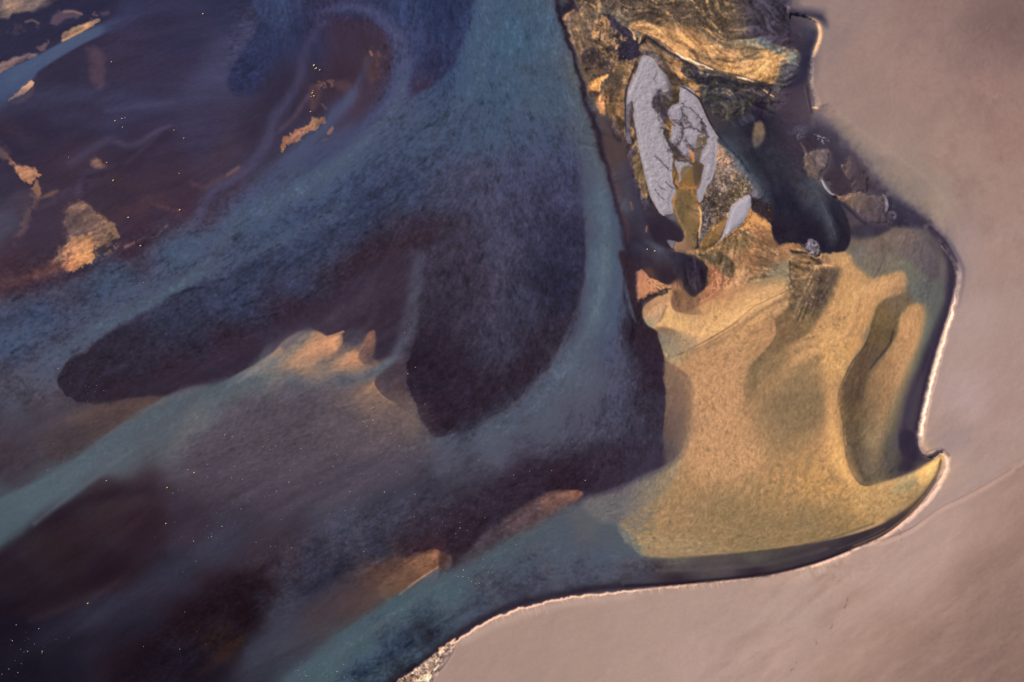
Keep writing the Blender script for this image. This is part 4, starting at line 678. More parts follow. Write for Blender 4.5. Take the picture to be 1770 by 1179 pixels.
def east_pool():
    V('f')
    # slate-dark pool between islet and plain
    P([(1240,240),(1290,215),(1340,190),(1380,205),(1392,230),(1405,290),(1420,330),(1450,350),(1467,385),(1470,415),(1455,438),(1420,440),(1400,425),(1370,420),(1335,425),(1325,380),(1325,345),(1300,300),(1262,262)],
      [(1270,250,64,64,76),(1300,270,54,54,68),(1340,300,56,56,70),(1300,220,46,42,58),(1380,250,64,54,70),(1360,360,48,46,64),(1340,400,46,38,54),(1400,330,70,68,80),(1440,380,50,50,66),(1400,410,46,38,54),(1450,420,46,40,58),(1385,290,66,60,74)], soft=[6,8,14,20,14,12,5,4,5,4,4,3,3,3,3,5,4,3,3])
    S([(1250,250),(1275,280),(1305,315),(1330,350)], [6,8,8,6], (66,70,82), op=.5); S([(1398,300),(1412,340),(1430,375),(1440,420)], [7,9,9,8], (76,76,86), op=.55); S([(1420,345),(1450,385),(1462,425)], 6, (44,40,58), op=.6); S([(1355,330),(1385,380),(1410,425)], 14, (38,36,58), op=.5)
    S([(1310,175),(1316,205),(1318,215)], [6,7,4], (44,36,56), op=.9); P([(1305,215),(1315,208),(1322,225),(1318,245),(1305,255),(1300,240)], [(1312,225,120,100,80),(1308,245,96,84,80)], soft=7); S([(1301,200),(1305,215)], 1.4, (84,82,98), op=.6); S([(1322,190),(1320,200)], 1.5, (110,92,76), op=.8)
    P([(1350,160),(1390,150),(1402,190),(1400,220),(1370,215),(1340,190)], (74,60,74), soft=14, op=.8); S([(1395,150),(1399,175),(1403,195)], 2.5, (58,46,66), op=.6); S([(1391,150),(1394,170),(1399,190)], .8, (116,96,98), op=.6)
    V('d4')
    P([(130,160),(180,90),(300,80),(420,120),(520,200),(620,330),(740,400),(860,560),(1000,720),(1200,900),(1420,1010),(1500,1100),(1300,1120),(1060,1090),(1060,830),(800,760),(640,800),(560,830),(430,640),(340,640),(280,400),(200,280),(140,230)],
      [(200,150,74,68,88),(300,250,60,48,66),(450,220,66,58,78),(600,450,62,52,72),(560,620,62,48,64),(700,650,70,54,66),(800,560,70,58,76),(900,700,66,52,68),(1100,850,60,50,70),(1300,1030,50,42,62),(460,480,76,66,80)], soft=[4,6,20,30,40,40,40,36,36,36,36,30,20,14,6,8,8,8,8,8,6,5], op=.95, warp=(4,10), keep='mudflat')
    P([(340,190),(420,210),(490,260),(450,300),(380,250)], (170,160,170), soft=4, mask=('fbm',2.4,.35,.7,3), op=.8); P([(150,140),(250,130),(240,220),(170,240)], (150,142,158), soft=5, mask=('fbm',2.4,.3,.8,13), op=.5)
    S([(200,280),(230,330),(255,390)], [1.2,2.2,2.6], (116,94,80), op=.85)
    P([(290,380),(350,340),(480,350),(500,400),(490,500),(430,570),(380,640),(290,610),(250,560),(230,450),(260,390)], [(300,560,114,94,86),(260,460,108,90,80),(400,420,104,88,90),(450,500,88,74,82),(350,600,110,91,87)], soft=[4,5,5,16,18,16,8,5,4,4,5], warp=(1.5,6), keep='mudoval'); S([(280,390),(310,430),(350,490)], 1.6, (74,60,70), op=.7)
    P([(610,520),(640,470),(700,420),(760,480),(860,560),(900,700),(860,780),(740,790),(710,720),(720,660),(660,600)], [(640,540,92,74,74),(750,600,78,62,70),(720,700,84,68,74)], soft=[4,6,18,22,22,18,12,8,5,4,4], op=.8, warp=(1.5,6), keep='mudhook'); S([(620,510),(650,590),(700,640)], 1.2, (124,100,88), op=.6)
    P([(560,820),(680,800),(790,775),(880,800),(960,820),(1050,850),(1060,950),(1080,1060),(980,1100),(900,1080),(800,1010),(720,930),(640,880)], [(640,850,126,100,82),(800,880,112,92,86),(850,1000,98,80,86),(980,1000,90,74,84),(960,880,96,80,84)], soft=[4,4,4,8,12,10,10,22,18,10,5,4,4], warp=(1.8,6), keep='mudfan')
    S([(530,800),(580,820),(640,870)], [1.2,1.6,1.2], (150,114,92), op=.8)
    S([(410,665),(430,690),(460,740),(500,790),(535,808)], [2,3,3,2,1.2], (176,168,180), op=.95); S([(440,685),(470,740)], .9, (90,80,96), op=.7); S([(400,660),(430,740),(500,810),(560,840)], 1, (44,36,56), op=.8)
    S([(1050,815),(1075,860),(1080,910),(1070,970)], [1.4,2.2,2.4,1.6], (150,140,152), op=.85, warp=(1.5,5)); S([(1100,930),(1080,970),(1120,990)], 2.2, (120,110,124), op=.7); P([(1070,990),(1150,970),(1180,1020),(1150,1060),(1100,1030)], (96,86,100), soft=5, op=.8, mask=('fbm',4,-.5,.4)); S([(1140,980),(1165,1015),(1150,1040)], 1.6, (130,120,130), op=.7)
    P([(1100,830),(1250,880),(1400,1000),(1500,1120),(1300,1080),(1180,1000)], (62,56,80), soft=22, op=.8)
    P([(690,1170),(860,1080),(980,1110),(1080,1110),(1100,1200),(800,1250)], (60,52,70), soft=14, op=.8); S([(600,880),(700,960),(780,1040),(860,1100)], 3, (52,44,64), op=.7)
FANB = [(1112,545),(1125,528),(1160,515),(1200,512),(1225,492),(1230,468),(1218,450),(1205,438),(1230,425),(1262,405),(1282,388),(1300,378),(1330,385),(1332,400),(1340,425),(1365,420),(1390,428),(1410,438),(1440,440),(1465,438),(1500,415),(1540,400),(1585,402),(1606,430),(1618,470),(1610,520),(1588,580),(1562,640),(1546,700),(1542,760),(1545,790),(1560,812),(1608,798),(1624,785),(1630,798),(1618,830),(1590,860),(1555,885),(1510,905),(1440,928),(1370,945),(1280,955),(1200,962),(1115,962),(1090,946),(1075,930),(1068,910),(1050,905),(1010,880),(1000,858),(1026,850),(1080,832),(1141,806),(1172,782),(1186,745),(1192,700),(1188,660),(1175,640),(1155,625),(1145,605),(1140,580),(1125,562)]
def fan():
    V('b2')
    P([(1500,240),(1560,200),(1660,240),(1764,210),(1764,330),(1700,330),(1600,380),(1540,400),(1510,350)], (74,54,62), soft=10, op=.7)
    V('f')
    P([(1180,440),(1230,425),(1262,405),(1290,385),(1330,385),(1340,425),(1365,420),(1410,438),(1465,438),(1490,470),(1500,520),(1480,600),(1460,650),(1450,700),(1452,740),(1458,800),(1480,830),(1502,838),(1540,832),(1580,812),(1610,800),(1628,787),(1630,800),(1615,832),(1585,862),(1550,884),(1510,905),(1440,928),(1370,945),(1280,955),(1200,961),(1115,960),(1094,946),(1076,930),(1070,905),(1090,880),(1120,850),(1150,825),(1178,795),(1195,760),(1200,700),(1195,655),(1175,640),(1155,625),(1145,605),(1140,580),(1125,562),(1112,545),(1130,520),(1150,490)],
      [(1125,550,222,182,114),(1160,575,206,172,108),(1155,610,164,148,112),(1200,590,196,164,110),(1250,560,214,174,106),(1300,540,208,168,102),(1340,520,190,158,104),(1330,470,132,116,90),(1240,500,190,146,94),(1260,460,160,124,86),(1300,440,160,122,80),
       (1200,640,178,140,94),(1230,700,180,142,94),(1240,620,176,140,92),(1220,780,176,144,94),(1300,640,182,146,96),(1280,720,176,142,92),(1320,580,180,142,92),(1340,560,176,138,92),(1190,720,140,112,88),(1300,800,180,148,94),(1400,540,180,142,92),(1450,520,198,160,98),(1440,580,196,160,98),(1470,560,190,152,96),(1420,640,184,156,96),(1400,620,176,144,94),
       (1400,700,116,100,76),(1360,720,124,106,80),(1430,700,150,122,82),(1440,780,208,166,96),(1400,830,202,162,92),(1440,830,206,166,94),(1350,850,180,148,90),(1480,860,200,164,94),(1530,860,184,152,92),(1570,830,160,146,104),(1600,815,228,190,110),(1560,860,180,150,94),(1240,880,160,136,88),(1150,900,172,142,92),(1120,930,168,146,100),(1180,945,160,140,100),(1300,920,148,128,88),(1400,910,152,130,86),(1460,900,160,134,84),(1200,840,172,140,90),(1120,880,150,126,94),(1100,890,134,116,96)],
      soft=[6,5,4,4,4,4,5,5,5,20,14,8,5,3,3,3,3,3,5,8,6,3,3,4,6,8,10,10,7,7,7,7,5,5,14,40,40,30,14,8,5,6,8,4,4,3,3,3,3,5,6,6], warp=(1,8))
    # ragged southwestern tip
    P([(1066,904),(1100,900),(1130,880),(1130,960),(1094,948)], (112,104,98), soft=14, op=.7, mask=('mix',8,-.1,.7,3), warp=(3,8))
    # orange patch on the west side
    V('e2')
    P([(80,760),(180,730),(220,780),(300,850),(420,900),(540,970),(560,1010),(430,1060),(330,1090),(200,1160),(110,1190),(90,1000)], [(150,850,186,132,94),(250,950,206,152,100),(450,980,214,160,100),(200,1080,200,142,94),(120,1100,160,112,80),(330,1030,208,154,98)], soft=[4,2.5,3,3,2.5,2.5,2.5,3,3,6,12,10], warp=(1,5), keep='orangetip'); P([(240,860),(420,920),(540,990),(300,1080)], (110,78,66), soft=4, op=.7, mask=('fbm',3,.45,.8,6))
    P([(190,720),(260,690),(400,700),(560,720),(660,790),(680,880),(600,930),(520,940),(400,880),(280,820)], [(280,740,92,64,58),(400,820,78,56,58),(560,850,58,42,56)], soft=[3,5,8,12,14,12,5,4,3,3], op=.9)
    S([(140,1190),(260,1130),(340,1080),(460,1060),(560,1010),(620,985)], [4,4,4.4,3.8,2.8,1.6], (58,45,52), op=.95, warp=(2,5))
    S([(370,990),(430,1030)], .8, (70,50,56), op=.8)
    P([(600,930),(700,860),(780,900),(860,1050),(930,1120),(1100,1000),(1150,880),(1140,760),(1260,730),(1400,760),(1440,850),(1380,950),(1240,1060),(1100,1150),(900,1250),(640,1250),(620,1080)], [(700,950,132,96,76),(720,1080,150,112,78),(900,1180,140,106,76),(1200,850,176,124,82),(1300,950,176,130,88),(1150,1050,160,112,76),(1000,1150,150,108,78),(1350,800,150,112,76),(660,1200,170,128,84)], soft=10, warp=(2,8))
    P([(620,930),(800,860),(1000,1100),(1150,780),(1420,760),(1440,900),(1100,1160),(640,1250)], (104,74,64), soft=12, op=.65, mask=('long',1,.1,1.2)); P([(620,930),(800,860),(1000,1100),(1150,780),(1420,760),(1440,900),(1100,1160),(640,1250)], (204,150,98), soft=12, op=.6, mask=('long',1,-1.6,-.4))
    S([(1270,1000),(1290,900),(1250,780)], 1.4, (202,146,92), op=.6); S([(1240,1050),(1400,920),(1470,870)], 1.2, (206,152,96), op=.6); S([(1280,760),(1370,770),(1410,800)], 1.3, (206,150,96), op=.7); S([(1290,800),(1380,800),(1400,850)], 1, (120,88,66), op=.7)
    P([(640,480),(780,490),(870,560),(960,600),(1060,660),(1130,760),(1150,860),(1100,980),(1000,1060),(930,1120),(880,1080),(800,940),(730,830),(640,680),(540,560),(500,440)], [(700,560,46,38,56),(950,750,44,40,58),(850,850,54,50,68),(1050,900,46,36,52),(930,1050,60,50,58),(650,600,62,58,76)], soft=[6,4,3,3,3,3,3,4,6,10,10,10,14,16,16,10])
    P([(-40,250),(200,300),(500,400),(650,600),(740,800),(640,900),(520,940),(400,860),(300,700),(180,720),(60,760),(-40,700)], [(60,600,50,40,56),(300,600,54,42,56),(560,800,54,42,56),(400,450,68,62,80),(100,400,50,46,64)], soft=12, op=.8)
    S([(240,320),(400,420),(540,520),(640,620),(720,720)], [5,6,6,7,8], (86,86,104), op=[.4,.7,.75,.6,.3]); S([(100,380),(260,480),(380,560)], 7, (70,66,86), op=.5)
    S([(850,600),(960,600),(1080,620),(1130,640)], 1.5, (156,122,84), op=.7, mask=('fbm',4,-.2,.3)); P([(900,560),(1060,560),(1130,640),(1000,620)], (72,58,56), soft=4, op=.8, mask=('fbm',5,-.2,.4))
    P([(950,500),(1080,480),(1240,440),(1400,520),(1500,640),(1500,780),(1400,760),(1260,700),(1100,600)], [(1050,520,98,80,62),(1250,560,110,90,66),(1420,680,98,80,64),(1480,760,104,84,66)], soft=[6,6,8,8,4,4,8,14,10], warp=(1.5,6))
    P([(1000,450),(1180,400),(1400,250),(1660,180),(1764,250),(1764,500),(1600,520),(1500,460),(1300,440),(1100,500)], [(1100,450,122,98,68),(1300,380,142,112,72),(1500,300,130,106,74),(1700,330,144,114,74),(1600,480,140,112,74)], soft=10, op=.85, warp=(2,8)); P([(1100,450),(1280,360),(1480,220),(1640,60),(1720,130),(1640,240),(1500,330),(1250,450)], (206,158,92), soft=4, mask=('fbm',6,.0,.5,9), warp=(1.5,5)); P([(1100,470),(1280,400),(1480,260),(1700,160),(1640,260),(1420,380),(1250,460)], (66,52,50), soft=4, op=.7, mask=('fbm',4,.3,.7,19))
    P([(1620,560),(1720,520),(1680,600),(1640,620)], (124,98,68), soft=5, op=.7)
    V('d3')
    P([(1450,540),(1510,590),(1640,690),(1650,760),(1560,800),(1470,760),(1400,740),(1300,800),(1260,770),(1380,690)], [(1480,600,210,154,86),(1600,710,196,146,84),(1400,710,206,156,90),(1500,760,190,140,84)], soft=4, warp=(1.5,5)); P([(1450,520),(1510,590),(1650,700),(1650,770),(1470,760),(1300,800),(1380,690)], (92,70,54), soft=4, op=.75, mask=('fbm',4,.15,.6,37))
    P([(1490,440),(1620,460),(1700,560),(1680,650),(1620,660),(1530,600),(1480,530)], (56,44,50), soft=5, op=.9, mask=('fbm',5,-1,.1,3), warp=(1.5,5)); P([(1490,450),(1620,470),(1690,640),(1530,600)], (150,114,76), soft=4, op=.6, mask=('fbm',3,.45,.75,41))
    V('e3')
    P([(100,60),(240,60),(260,200),(400,380),(540,340),(720,380),(760,450),(560,480),(520,600),(460,600),(300,720),(-60,820),(-200,600),(0,200)], [(150,250,150,112,74),(300,450,136,102,72),(480,430,176,132,84),(650,400,168,126,78),(200,650,132,102,78),(0,500,158,120,78),(50,700,170,130,84),(0,300,176,134,84)], soft=[5,4,10,6,3,3,3,3,5,8,16,30,30,14], op=.9, warp=(1.5,6)); P([(-100,200),(240,200),(500,400),(460,600),(150,780),(-100,780)], (100,76,64), soft=12, op=.55, mask=('mix',8,.1,.9,33))
    S([(160,690),(210,715),(270,715),(330,700)], [.8,1.3,1.3,.8], (206,164,96), op=.85); S([(40,740),(140,770)], .9, (196,150,96), op=.6)
    S([(560,450),(620,470),(700,470),(800,490)], [2,3,3,2], (46,36,54), op=.85); P([(770,400),(830,290),(900,280),(960,350),(1000,480),(960,530),(880,520),(800,460)], [(860,330,112,104,124),(930,450,120,102,96),(820,420,90,80,96)], soft=3, warp=(1.5,4), keep='cone'); P([(790,390),(900,280),(990,480),(880,520)], (176,164,170), soft=3, op=.7, mask=('fbm',3,.4,.8,29)); 
    P([(840,530),(920,560),(1020,580),(1010,640),(930,660),(880,610)], (70,54,54), soft=3, op=.9, warp=(1,4))
    P([(560,600),(660,540),(780,520),(870,590),(900,640),(820,680),(900,720),(1120,690),(1280,700),(1250,860),(1180,1030),(1060,1250),(850,1600),(600,1700),(520,1300),(560,1050),(555,800)],
      [(620,700,150,118,78),(750,600,156,122,80),(700,780,136,108,74),(800,900,122,98,72),(1000,800,116,92,72),(1150,850,96,78,68),(1100,1000,84,68,62),(700,1100,112,90,70),(620,1300,116,94,70),(800,1300,96,78,66),(1000,1150,84,68,62),(700,1550,116,96,72),(850,720,96,76,64)], soft=[2,3,3,3,4,6,8,12,16,18,18,18,14,14,8,3,2], warp=(1.5,7)); P([(560,600),(780,520),(900,700),(1000,800),(1000,1250),(700,1600),(540,1300),(560,900)], (84,66,60), soft=8, op=.6, mask=('fbm',7,.15,.8,45), warp=(4,9))
    S([(545,600),(550,700),(545,830),(570,900),(535,980),(555,1050),(480,1130),(400,1200)], [1.6,1.6,1.6,1.6,2,1.8,1.2,1], (64,50,58), op=.9); S([(520,580),(520,620)], 1.6, (204,158,96), op=.7)
    S([(1030,665),(1120,665),(1170,675)], [1.2,1.6,.8], (224,164,104), op=.9); P([(1000,540),(1100,520),(1140,620),(1020,640)], (136,104,78), soft=4, op=.8)
    P([(340,640),(500,600),(540,720),(535,950),(400,900),(260,780)], (136,126,104), soft=16, op=.6)
    V('b3')
    # long seam across the fan, shade painted into its line, and the brown troughs
    P([(600,420),(700,420),(740,410),(690,520),(560,620),(480,680),(430,740),(390,860),(350,890),(338,840),(345,790),(370,720),(430,650),(490,580),(505,520),(500,480),(560,420)],
      [(560,500,126,98,70),(490,640,128,102,72),(380,740,116,96,70),(430,780,132,110,78),(640,450,108,88,66),(360,850,128,104,72)], soft=[14,16,12,12,14,16,18,16,6,3,2.5,2.5,2.5,2.5,3,6,8])
    P([(380,720),(480,660),(600,700),(760,660),(840,760),(810,880),(740,960),(600,980),(480,920),(370,880)], [(560,720,138,114,80),(700,820,112,94,72),(600,920,100,86,70),(480,820,132,108,78),(760,740,140,114,76)], soft=36, op=.6, warp=(3,10), mask=('mix',10,-1.6,.2,51))
    P([(880,880),(820,900),(780,960),(660,1000),(560,960),(700,880)], (106,88,68), soft=16, op=.45, mask=('mix',6,-.6,.6,53))
    P([(730,690),(790,620),(900,570),(960,590),(880,690),(850,780),(800,720),(760,700)], [(780,680,204,170,100),(900,620,206,162,94)], soft=12, op=.75)
    S([(990,270),(940,350),(920,440),(900,530),(820,600),(740,680)], [2,2.4,2.4,2.4,3,3], (158,126,84), op=.6)
    P([(500,430),(580,350),(575,330),(480,410),(300,520),(150,610),(0,665),(-60,690),(-40,660),(100,610),(300,490)], (150,116,82), soft=3, op=.6); S([(572,335),(480,408),(300,515),(150,606),(0,662)], 1.1, (98,78,68), op=.85)
    P([(-20,640),(-60,560),(0,540),(80,560),(120,600),(0,655)], (140,132,112), soft=12, op=.6)
    # second trough with its crest line
    P([(1010,420),(1060,370),(1150,340),(1200,330),(1190,400),(1140,460),(1120,560),(1060,660),(1010,720),(970,820),(960,950),(940,1080),(1000,1250),(960,1290),(900,1230),(865,1120),(850,1010),(820,890),(845,810),(900,700),(960,600),(990,500)],
      [(1050,450,120,96,66),(1050,580,108,86,62),(980,650,98,78,62),(920,750,100,78,60),(880,850,94,72,60),(900,950,110,88,64),(920,1080,102,84,64),(1000,560,112,90,62),(1130,400,114,96,76),(900,1180,92,78,64),(980,1180,90,80,74)], soft=[5,8,14,16,14,12,8,12,14,20,30,30,20,8,4,2.5,2.5,2.2,2.2,2.5,3,4])
    S([(1100,540),(1080,610),(1020,680),(985,730)], [2,2.4,2,1], (66,54,56), op=.8); S([(985,540),(950,620),(890,700),(842,800),(820,880),(845,1000),(855,1120),(900,1230),(940,1280)], [1,1.2,1.4,1.5,1.5,1.3,1.2,1.2,1.2], (72,56,50), op=.8)
    S([(1000,600),(930,720),(880,900)], 6, (128,98,68), op=.4, mask=('long',1,-.2,1))
    P([(1000,280),(1060,250),(1150,230),(1170,270),(1150,340),(1060,370),(1010,420),(980,500),(940,560),(930,440)], [(1100,270,188,154,100),(1000,380,196,156,98),(960,500,194,154,94),(1130,310,170,136,94)], soft=10)
    P([(1140,460),(1200,400),(1250,410),(1260,470),(1230,600),(1170,700),(1120,820),(1080,950),(1000,1000),(970,900),(980,780),(1060,660),(1120,560)], [(1210,430,184,146,92),(1200,540,194,154,98),(1150,640,180,144,92),(1080,740,160,126,84),(1020,850,140,112,78),(1000,950,128,104,76)], soft=[8,8,10,12,16,18,22,26,30,26,16,10,8])
    P([(1270,400),(1350,340),(1370,400),(1330,520),(1260,680),(1180,840),(1140,960),(1150,1100),(1080,1250),(1020,1240),(1000,1180),(1060,1000),(1120,850),(1200,680),(1250,540)], [(1310,430,98,98,92),(1290,530,104,108,98),(1220,680,98,98,88),(1150,830,90,88,82),(1090,1000,92,86,78),(1060,1150,88,84,80),(1120,1100,88,80,82)], soft=[16,14,10,8,8,8,8,8,12,10,14,24,22,20,18])
    P([(880,110),(1000,90),(1100,120),(1240,200),(1200,330),(1150,230),(1050,250),(1000,270),(940,230),(900,190)], [(920,160,104,98,96),(1000,230,110,102,92),(1100,190,122,110,96),(1200,230,110,106,94),(1000,150,112,98,90)], soft=14, op=.85); S([(1065,130),(1050,180),(1020,240),(1000,270)], [.8,1,1.4,1.2], (92,76,74), op=.7)
    P([(960,120),(1000,70),(1100,20),(1200,20),(1260,60),(1320,160),(1340,260),(1300,300),(1250,240),(1160,160),(1060,130)], [(1050,80,114,96,86),(1150,60,116,98,92),(1250,130,104,90,92),(1310,230,96,84,90)], soft=[8,6,6,5,8,8,10,14,16,16,14])
    P([(1180,300),(1260,270),(1350,300),(1360,360),(1280,400),(1200,380)], (102,100,96), soft=22, op=.7)
    # deep water between fan and bank
    S([(1290,20),(1350,80),(1395,170),(1410,260),(1395,350),(1370,420),(1330,520),(1270,680),(1200,840),(1170,960),(1160,1060),(1175,1160)], [6,7,8,8,8,8,9,10,11,11,10,8], (60,50,72), op=[.8,.85,.85,.85,.85,.85,.85,.9,.9,.9,.95,.95])
    P([(1140,1040),(1210,1060),(1225,1120),(1260,1180),(1300,1185),(1200,1240),(1150,1220),(1130,1130)], (56,46,66), soft=8, op=.9)
    V('c3')
    P([(855,-20),(940,-20),(1100,-20),(1150,30),(1200,60),(1260,45),(1310,40),(1260,80),(1180,120),(1080,152),(980,178),(930,168),(880,100)], [(900,50,112,92,72),(1000,50,96,84,74),(1100,40,90,82,76),(1000,140,110,96,76),(1180,70,58,48,66),(1240,60,76,66,72)], soft=[2.5,30,20,12,10,5,5,8,7,6,3,2.5,2.5]); S([(860,10),(885,95),(930,165),(980,178)], 1.2, (80,62,54), op=.8)
    P([(1090,200),(1150,150),(1220,130),(1200,190),(1130,220)], (150,146,112), soft=14, op=.7); P([(1230,140),(1260,80),(1310,50),(1335,40),(1310,110),(1260,170)], [(1290,90,250,212,124),(1250,130,236,196,112)], soft=9, op=.95)
    S([(1345,50),(1330,110),(1290,180),(1230,250),(1160,310),(1080,360)], [2,3,4,5,6,6], (84,70,56), op=.8)
    # outer dark channel along the southern bank
    P([(-260,570),(0,545),(300,522),(500,500),(720,465),(900,425),(1040,375),(1150,310),(1240,235),(1310,140),(1320,160),(1250,260),(1150,360),(1040,440),(900,500),(700,575),(480,630),(280,655),(0,682),(-260,700)],
      [(0,580,92,86,86),(0,650,58,46,60),(400,540,88,82,76),(400,620,54,44,58),(750,510,66,56,66),(900,470,62,52,62),(1100,370,70,56,62),(1250,240,96,76,66),(-200,640,76,72,86),(200,600,84,74,78)], soft=[16,8,5,5,5,5,5,4,4,3,2,2,2,2,2,2,2,2,2,4])
    S([(-260,690),(0,676),(280,650),(480,625),(700,570),(880,505)], [4,3.4,3.4,3.4,3,2.4], (40,30,44), op=.85); S([(-100,610),(200,600),(500,570),(760,500)], 4, (96,84,80), op=.5); S([(900,485),(1050,420),(1160,340),(1260,230)], 1, (150,116,88), op=.7); S([(820,500),(950,450),(1060,395)], .9, (128,104,84), op=.4)
    S([(300,530),(550,500),(800,440),(1000,370)], 2.6, (74,68,64), op=.5)
    V('f')
    # western fringe of the fan, brown-plum
    P([(1150,628),(1175,640),(1190,665),(1194,710),(1186,760),(1170,790),(1150,800),(1148,760),(1152,700),(1148,660)], [(1170,680,128,100,84),(1175,740,112,90,82),(1160,780,104,86,84),(1165,650,136,110,88)], soft=[14,18,22,26,22,18,14,5,4,5], op=.85, warp=(1.5,10)); S([(1160,632),(1178,648),(1190,668),(1194,700),(1189,735)], 5, (150,108,84), op=[.5,.6,.5,.3,.1])
    P([(1010,866),(1060,850),(1110,832),(1150,812),(1175,800),(1160,840),(1110,880),(1060,905),(1020,890)], [(1060,870,112,104,104),(1120,840,128,116,104),(1150,820,150,132,106)], soft=16, op=.7)
    P([(1030,920),(1060,905),(1095,930),(1110,960),(1060,965)], (86,100,112), soft=14, op=.6)
    S([(1400,560),(1436,620),(1442,690),(1440,740),(1446,790),(1466,826)], [16,14,12,14,16,16], (226,180,104), op=[.2,.4,.55,.7,.75,.5])
    S([(1390,640),(1350,690),(1310,720)], [14,16,10], (100,86,70), op=[.25,.45,.2]); S([(1410,690),(1390,730),(1350,770)], [14,22,16], (104,88,68), op=[.5,.5,.25], mask=('mix',5,-1.4,.4,91))
    S([(1355,610),(1330,640),(1300,670),(1292,700)], [10,10,8,6], (112,92,68), op=[.5,.5,.5,.4])
    S([(1340,660),(1380,620),(1440,590),(1475,545)], [6,9,9,8], (224,182,108), op=[.1,.45,.5,.35])
    P([(1200,600),(1280,620),(1290,720),(1320,800),(1240,840),(1190,790),(1205,720)], (196,156,104), soft=50, op=.5)
    P([(1180,850),(1300,870),(1400,880),(1440,920),(1300,945),(1130,952)], (146,119,84), soft=60, op=.55); P([(1120,930),(1200,935),(1260,950),(1130,958)], (168,146,104), soft=20, op=.5)
    P([(1480,850),(1560,840),(1600,830),(1560,880),(1500,895)], (190,164,102), soft=30, op=.4)
    S([(1150,545),(1200,575),(1260,560),(1330,520)], [10,14,16,12], (228,188,116), op=[.4,.4,.45,.3])
    S([(1145,585),(1165,600),(1195,605)], 7, (128,122,108), op=.5); S([(1130,560),(1150,590),(1170,612)], [3,3,2], (140,124,98), op=.5)
    S([(1225,880),(1290,890),(1370,850)], 20, (150,128,84), op=.3, mask=('mix',6,-.6,.8,93))
    P([(1130,555),(1200,560),(1300,500),(1350,480),(1360,520),(1280,570),(1180,612),(1150,600)], (220,180,114), soft=26, op=.45)
    S([(1465,560),(1450,600),(1440,640)], 14, (220,176,106), op=.35); S([(1590,545),(1575,600),(1550,660)], [12,12,10], (206,166,104), op=.45); S([(1535,490),(1500,500),(1475,530)], 12, (208,170,108), op=.4)
    P([(1210,640),(1270,640),(1300,780),(1360,830),(1250,830),(1190,800)], (198,158,104), soft=60, op=.4)
    S([(1366,512),(1308,540),(1272,572),(1222,600),(1172,622)], [4,5,5,5,4], (142,112,78), op=[.5,.55,.55,.5,.3]); S([(1362,502),(1304,530),(1268,560),(1218,590),(1170,614)], .9, (92,72,62), op=.7)
    S([(1355,490),(1300,518),(1262,548),(1212,577),(1165,600)], [5,6,6,6,4], (226,188,122), op=[.3,.5,.5,.45,.3])
    V('g')
    P([(700,-260),(800,-240),(890,-60),(880,120),(900,240),(950,280),(945,400),(1000,490),(1100,545),(1110,620),(1150,760),(1040,640),(900,480),(820,240),(760,0)], (58,42,54), soft=8, op=.95)
    P([(958,300),(1040,225),(1120,190),(1262,188),(1190,270),(1150,380),(1110,450),(1040,503),(985,465),(952,390)], [(1000,300,176,136,94),(1150,230,190,152,104),(1050,380,190,156,112),(1040,470,160,148,122),(1110,400,176,150,112)], soft=[3,3,4,6,8,6,4,3,3,3], op=.95)
    P([(1110,545),(1180,515),(1330,570),(1480,640),(1380,740),(1260,820),(1190,770),(1140,690)], [(1160,620,128,116,106),(1260,740,148,132,108),(1380,660,166,142,106),(1200,540,134,110,86)], soft=[3,14,20,20,10,3,3,3], op=.9)
    S([(1110,515),(1200,530),(1320,570)], 4, (122,96,76), op=[.7,.6,.2]); S([(1190,290),(1155,380),(1120,450)], 2, (130,104,80), op=.6)  # soft shadow line above the lower lobe painted in
    P([(1245,200),(1330,160),(1420,240),(1560,360),(1420,378),(1340,350),(1260,330)], (146,112,82), soft=[2.5,10,14,10,4,4,3], op=.8)
    S([(1262,330),(1310,365),(1360,370)], 1.6, (200,160,108), op=.5)
    V('f')
    # speckle on the fan
    F = [(1170,600),(1330,500),(1450,500),(1460,650),(1450,760),(1500,850),(1600,820),(1560,870),(1400,930),(1120,950),(1090,920),(1200,780)]
    P(F, (132,106,72), soft=20, op=.22, mask=('fbm',6,.2,1.4,61)); P(F, (110,94,68), soft=20, op=.22, mask=('fbm',4,.5,1.5,63)); P(F, (214,174,112), soft=20, op=.18, mask=('fbm',7,.1,1.3,67)); P(F, (96,78,60), soft=20, op=.3, mask=('fbm',11,1.0,1.6,71))
    P([(1280,830),(1400,780),(1470,850),(1440,910),(1300,930),(1200,900)], (124,102,70), soft=40, op=.5, mask=('mix',6,-.2,1.2,73))

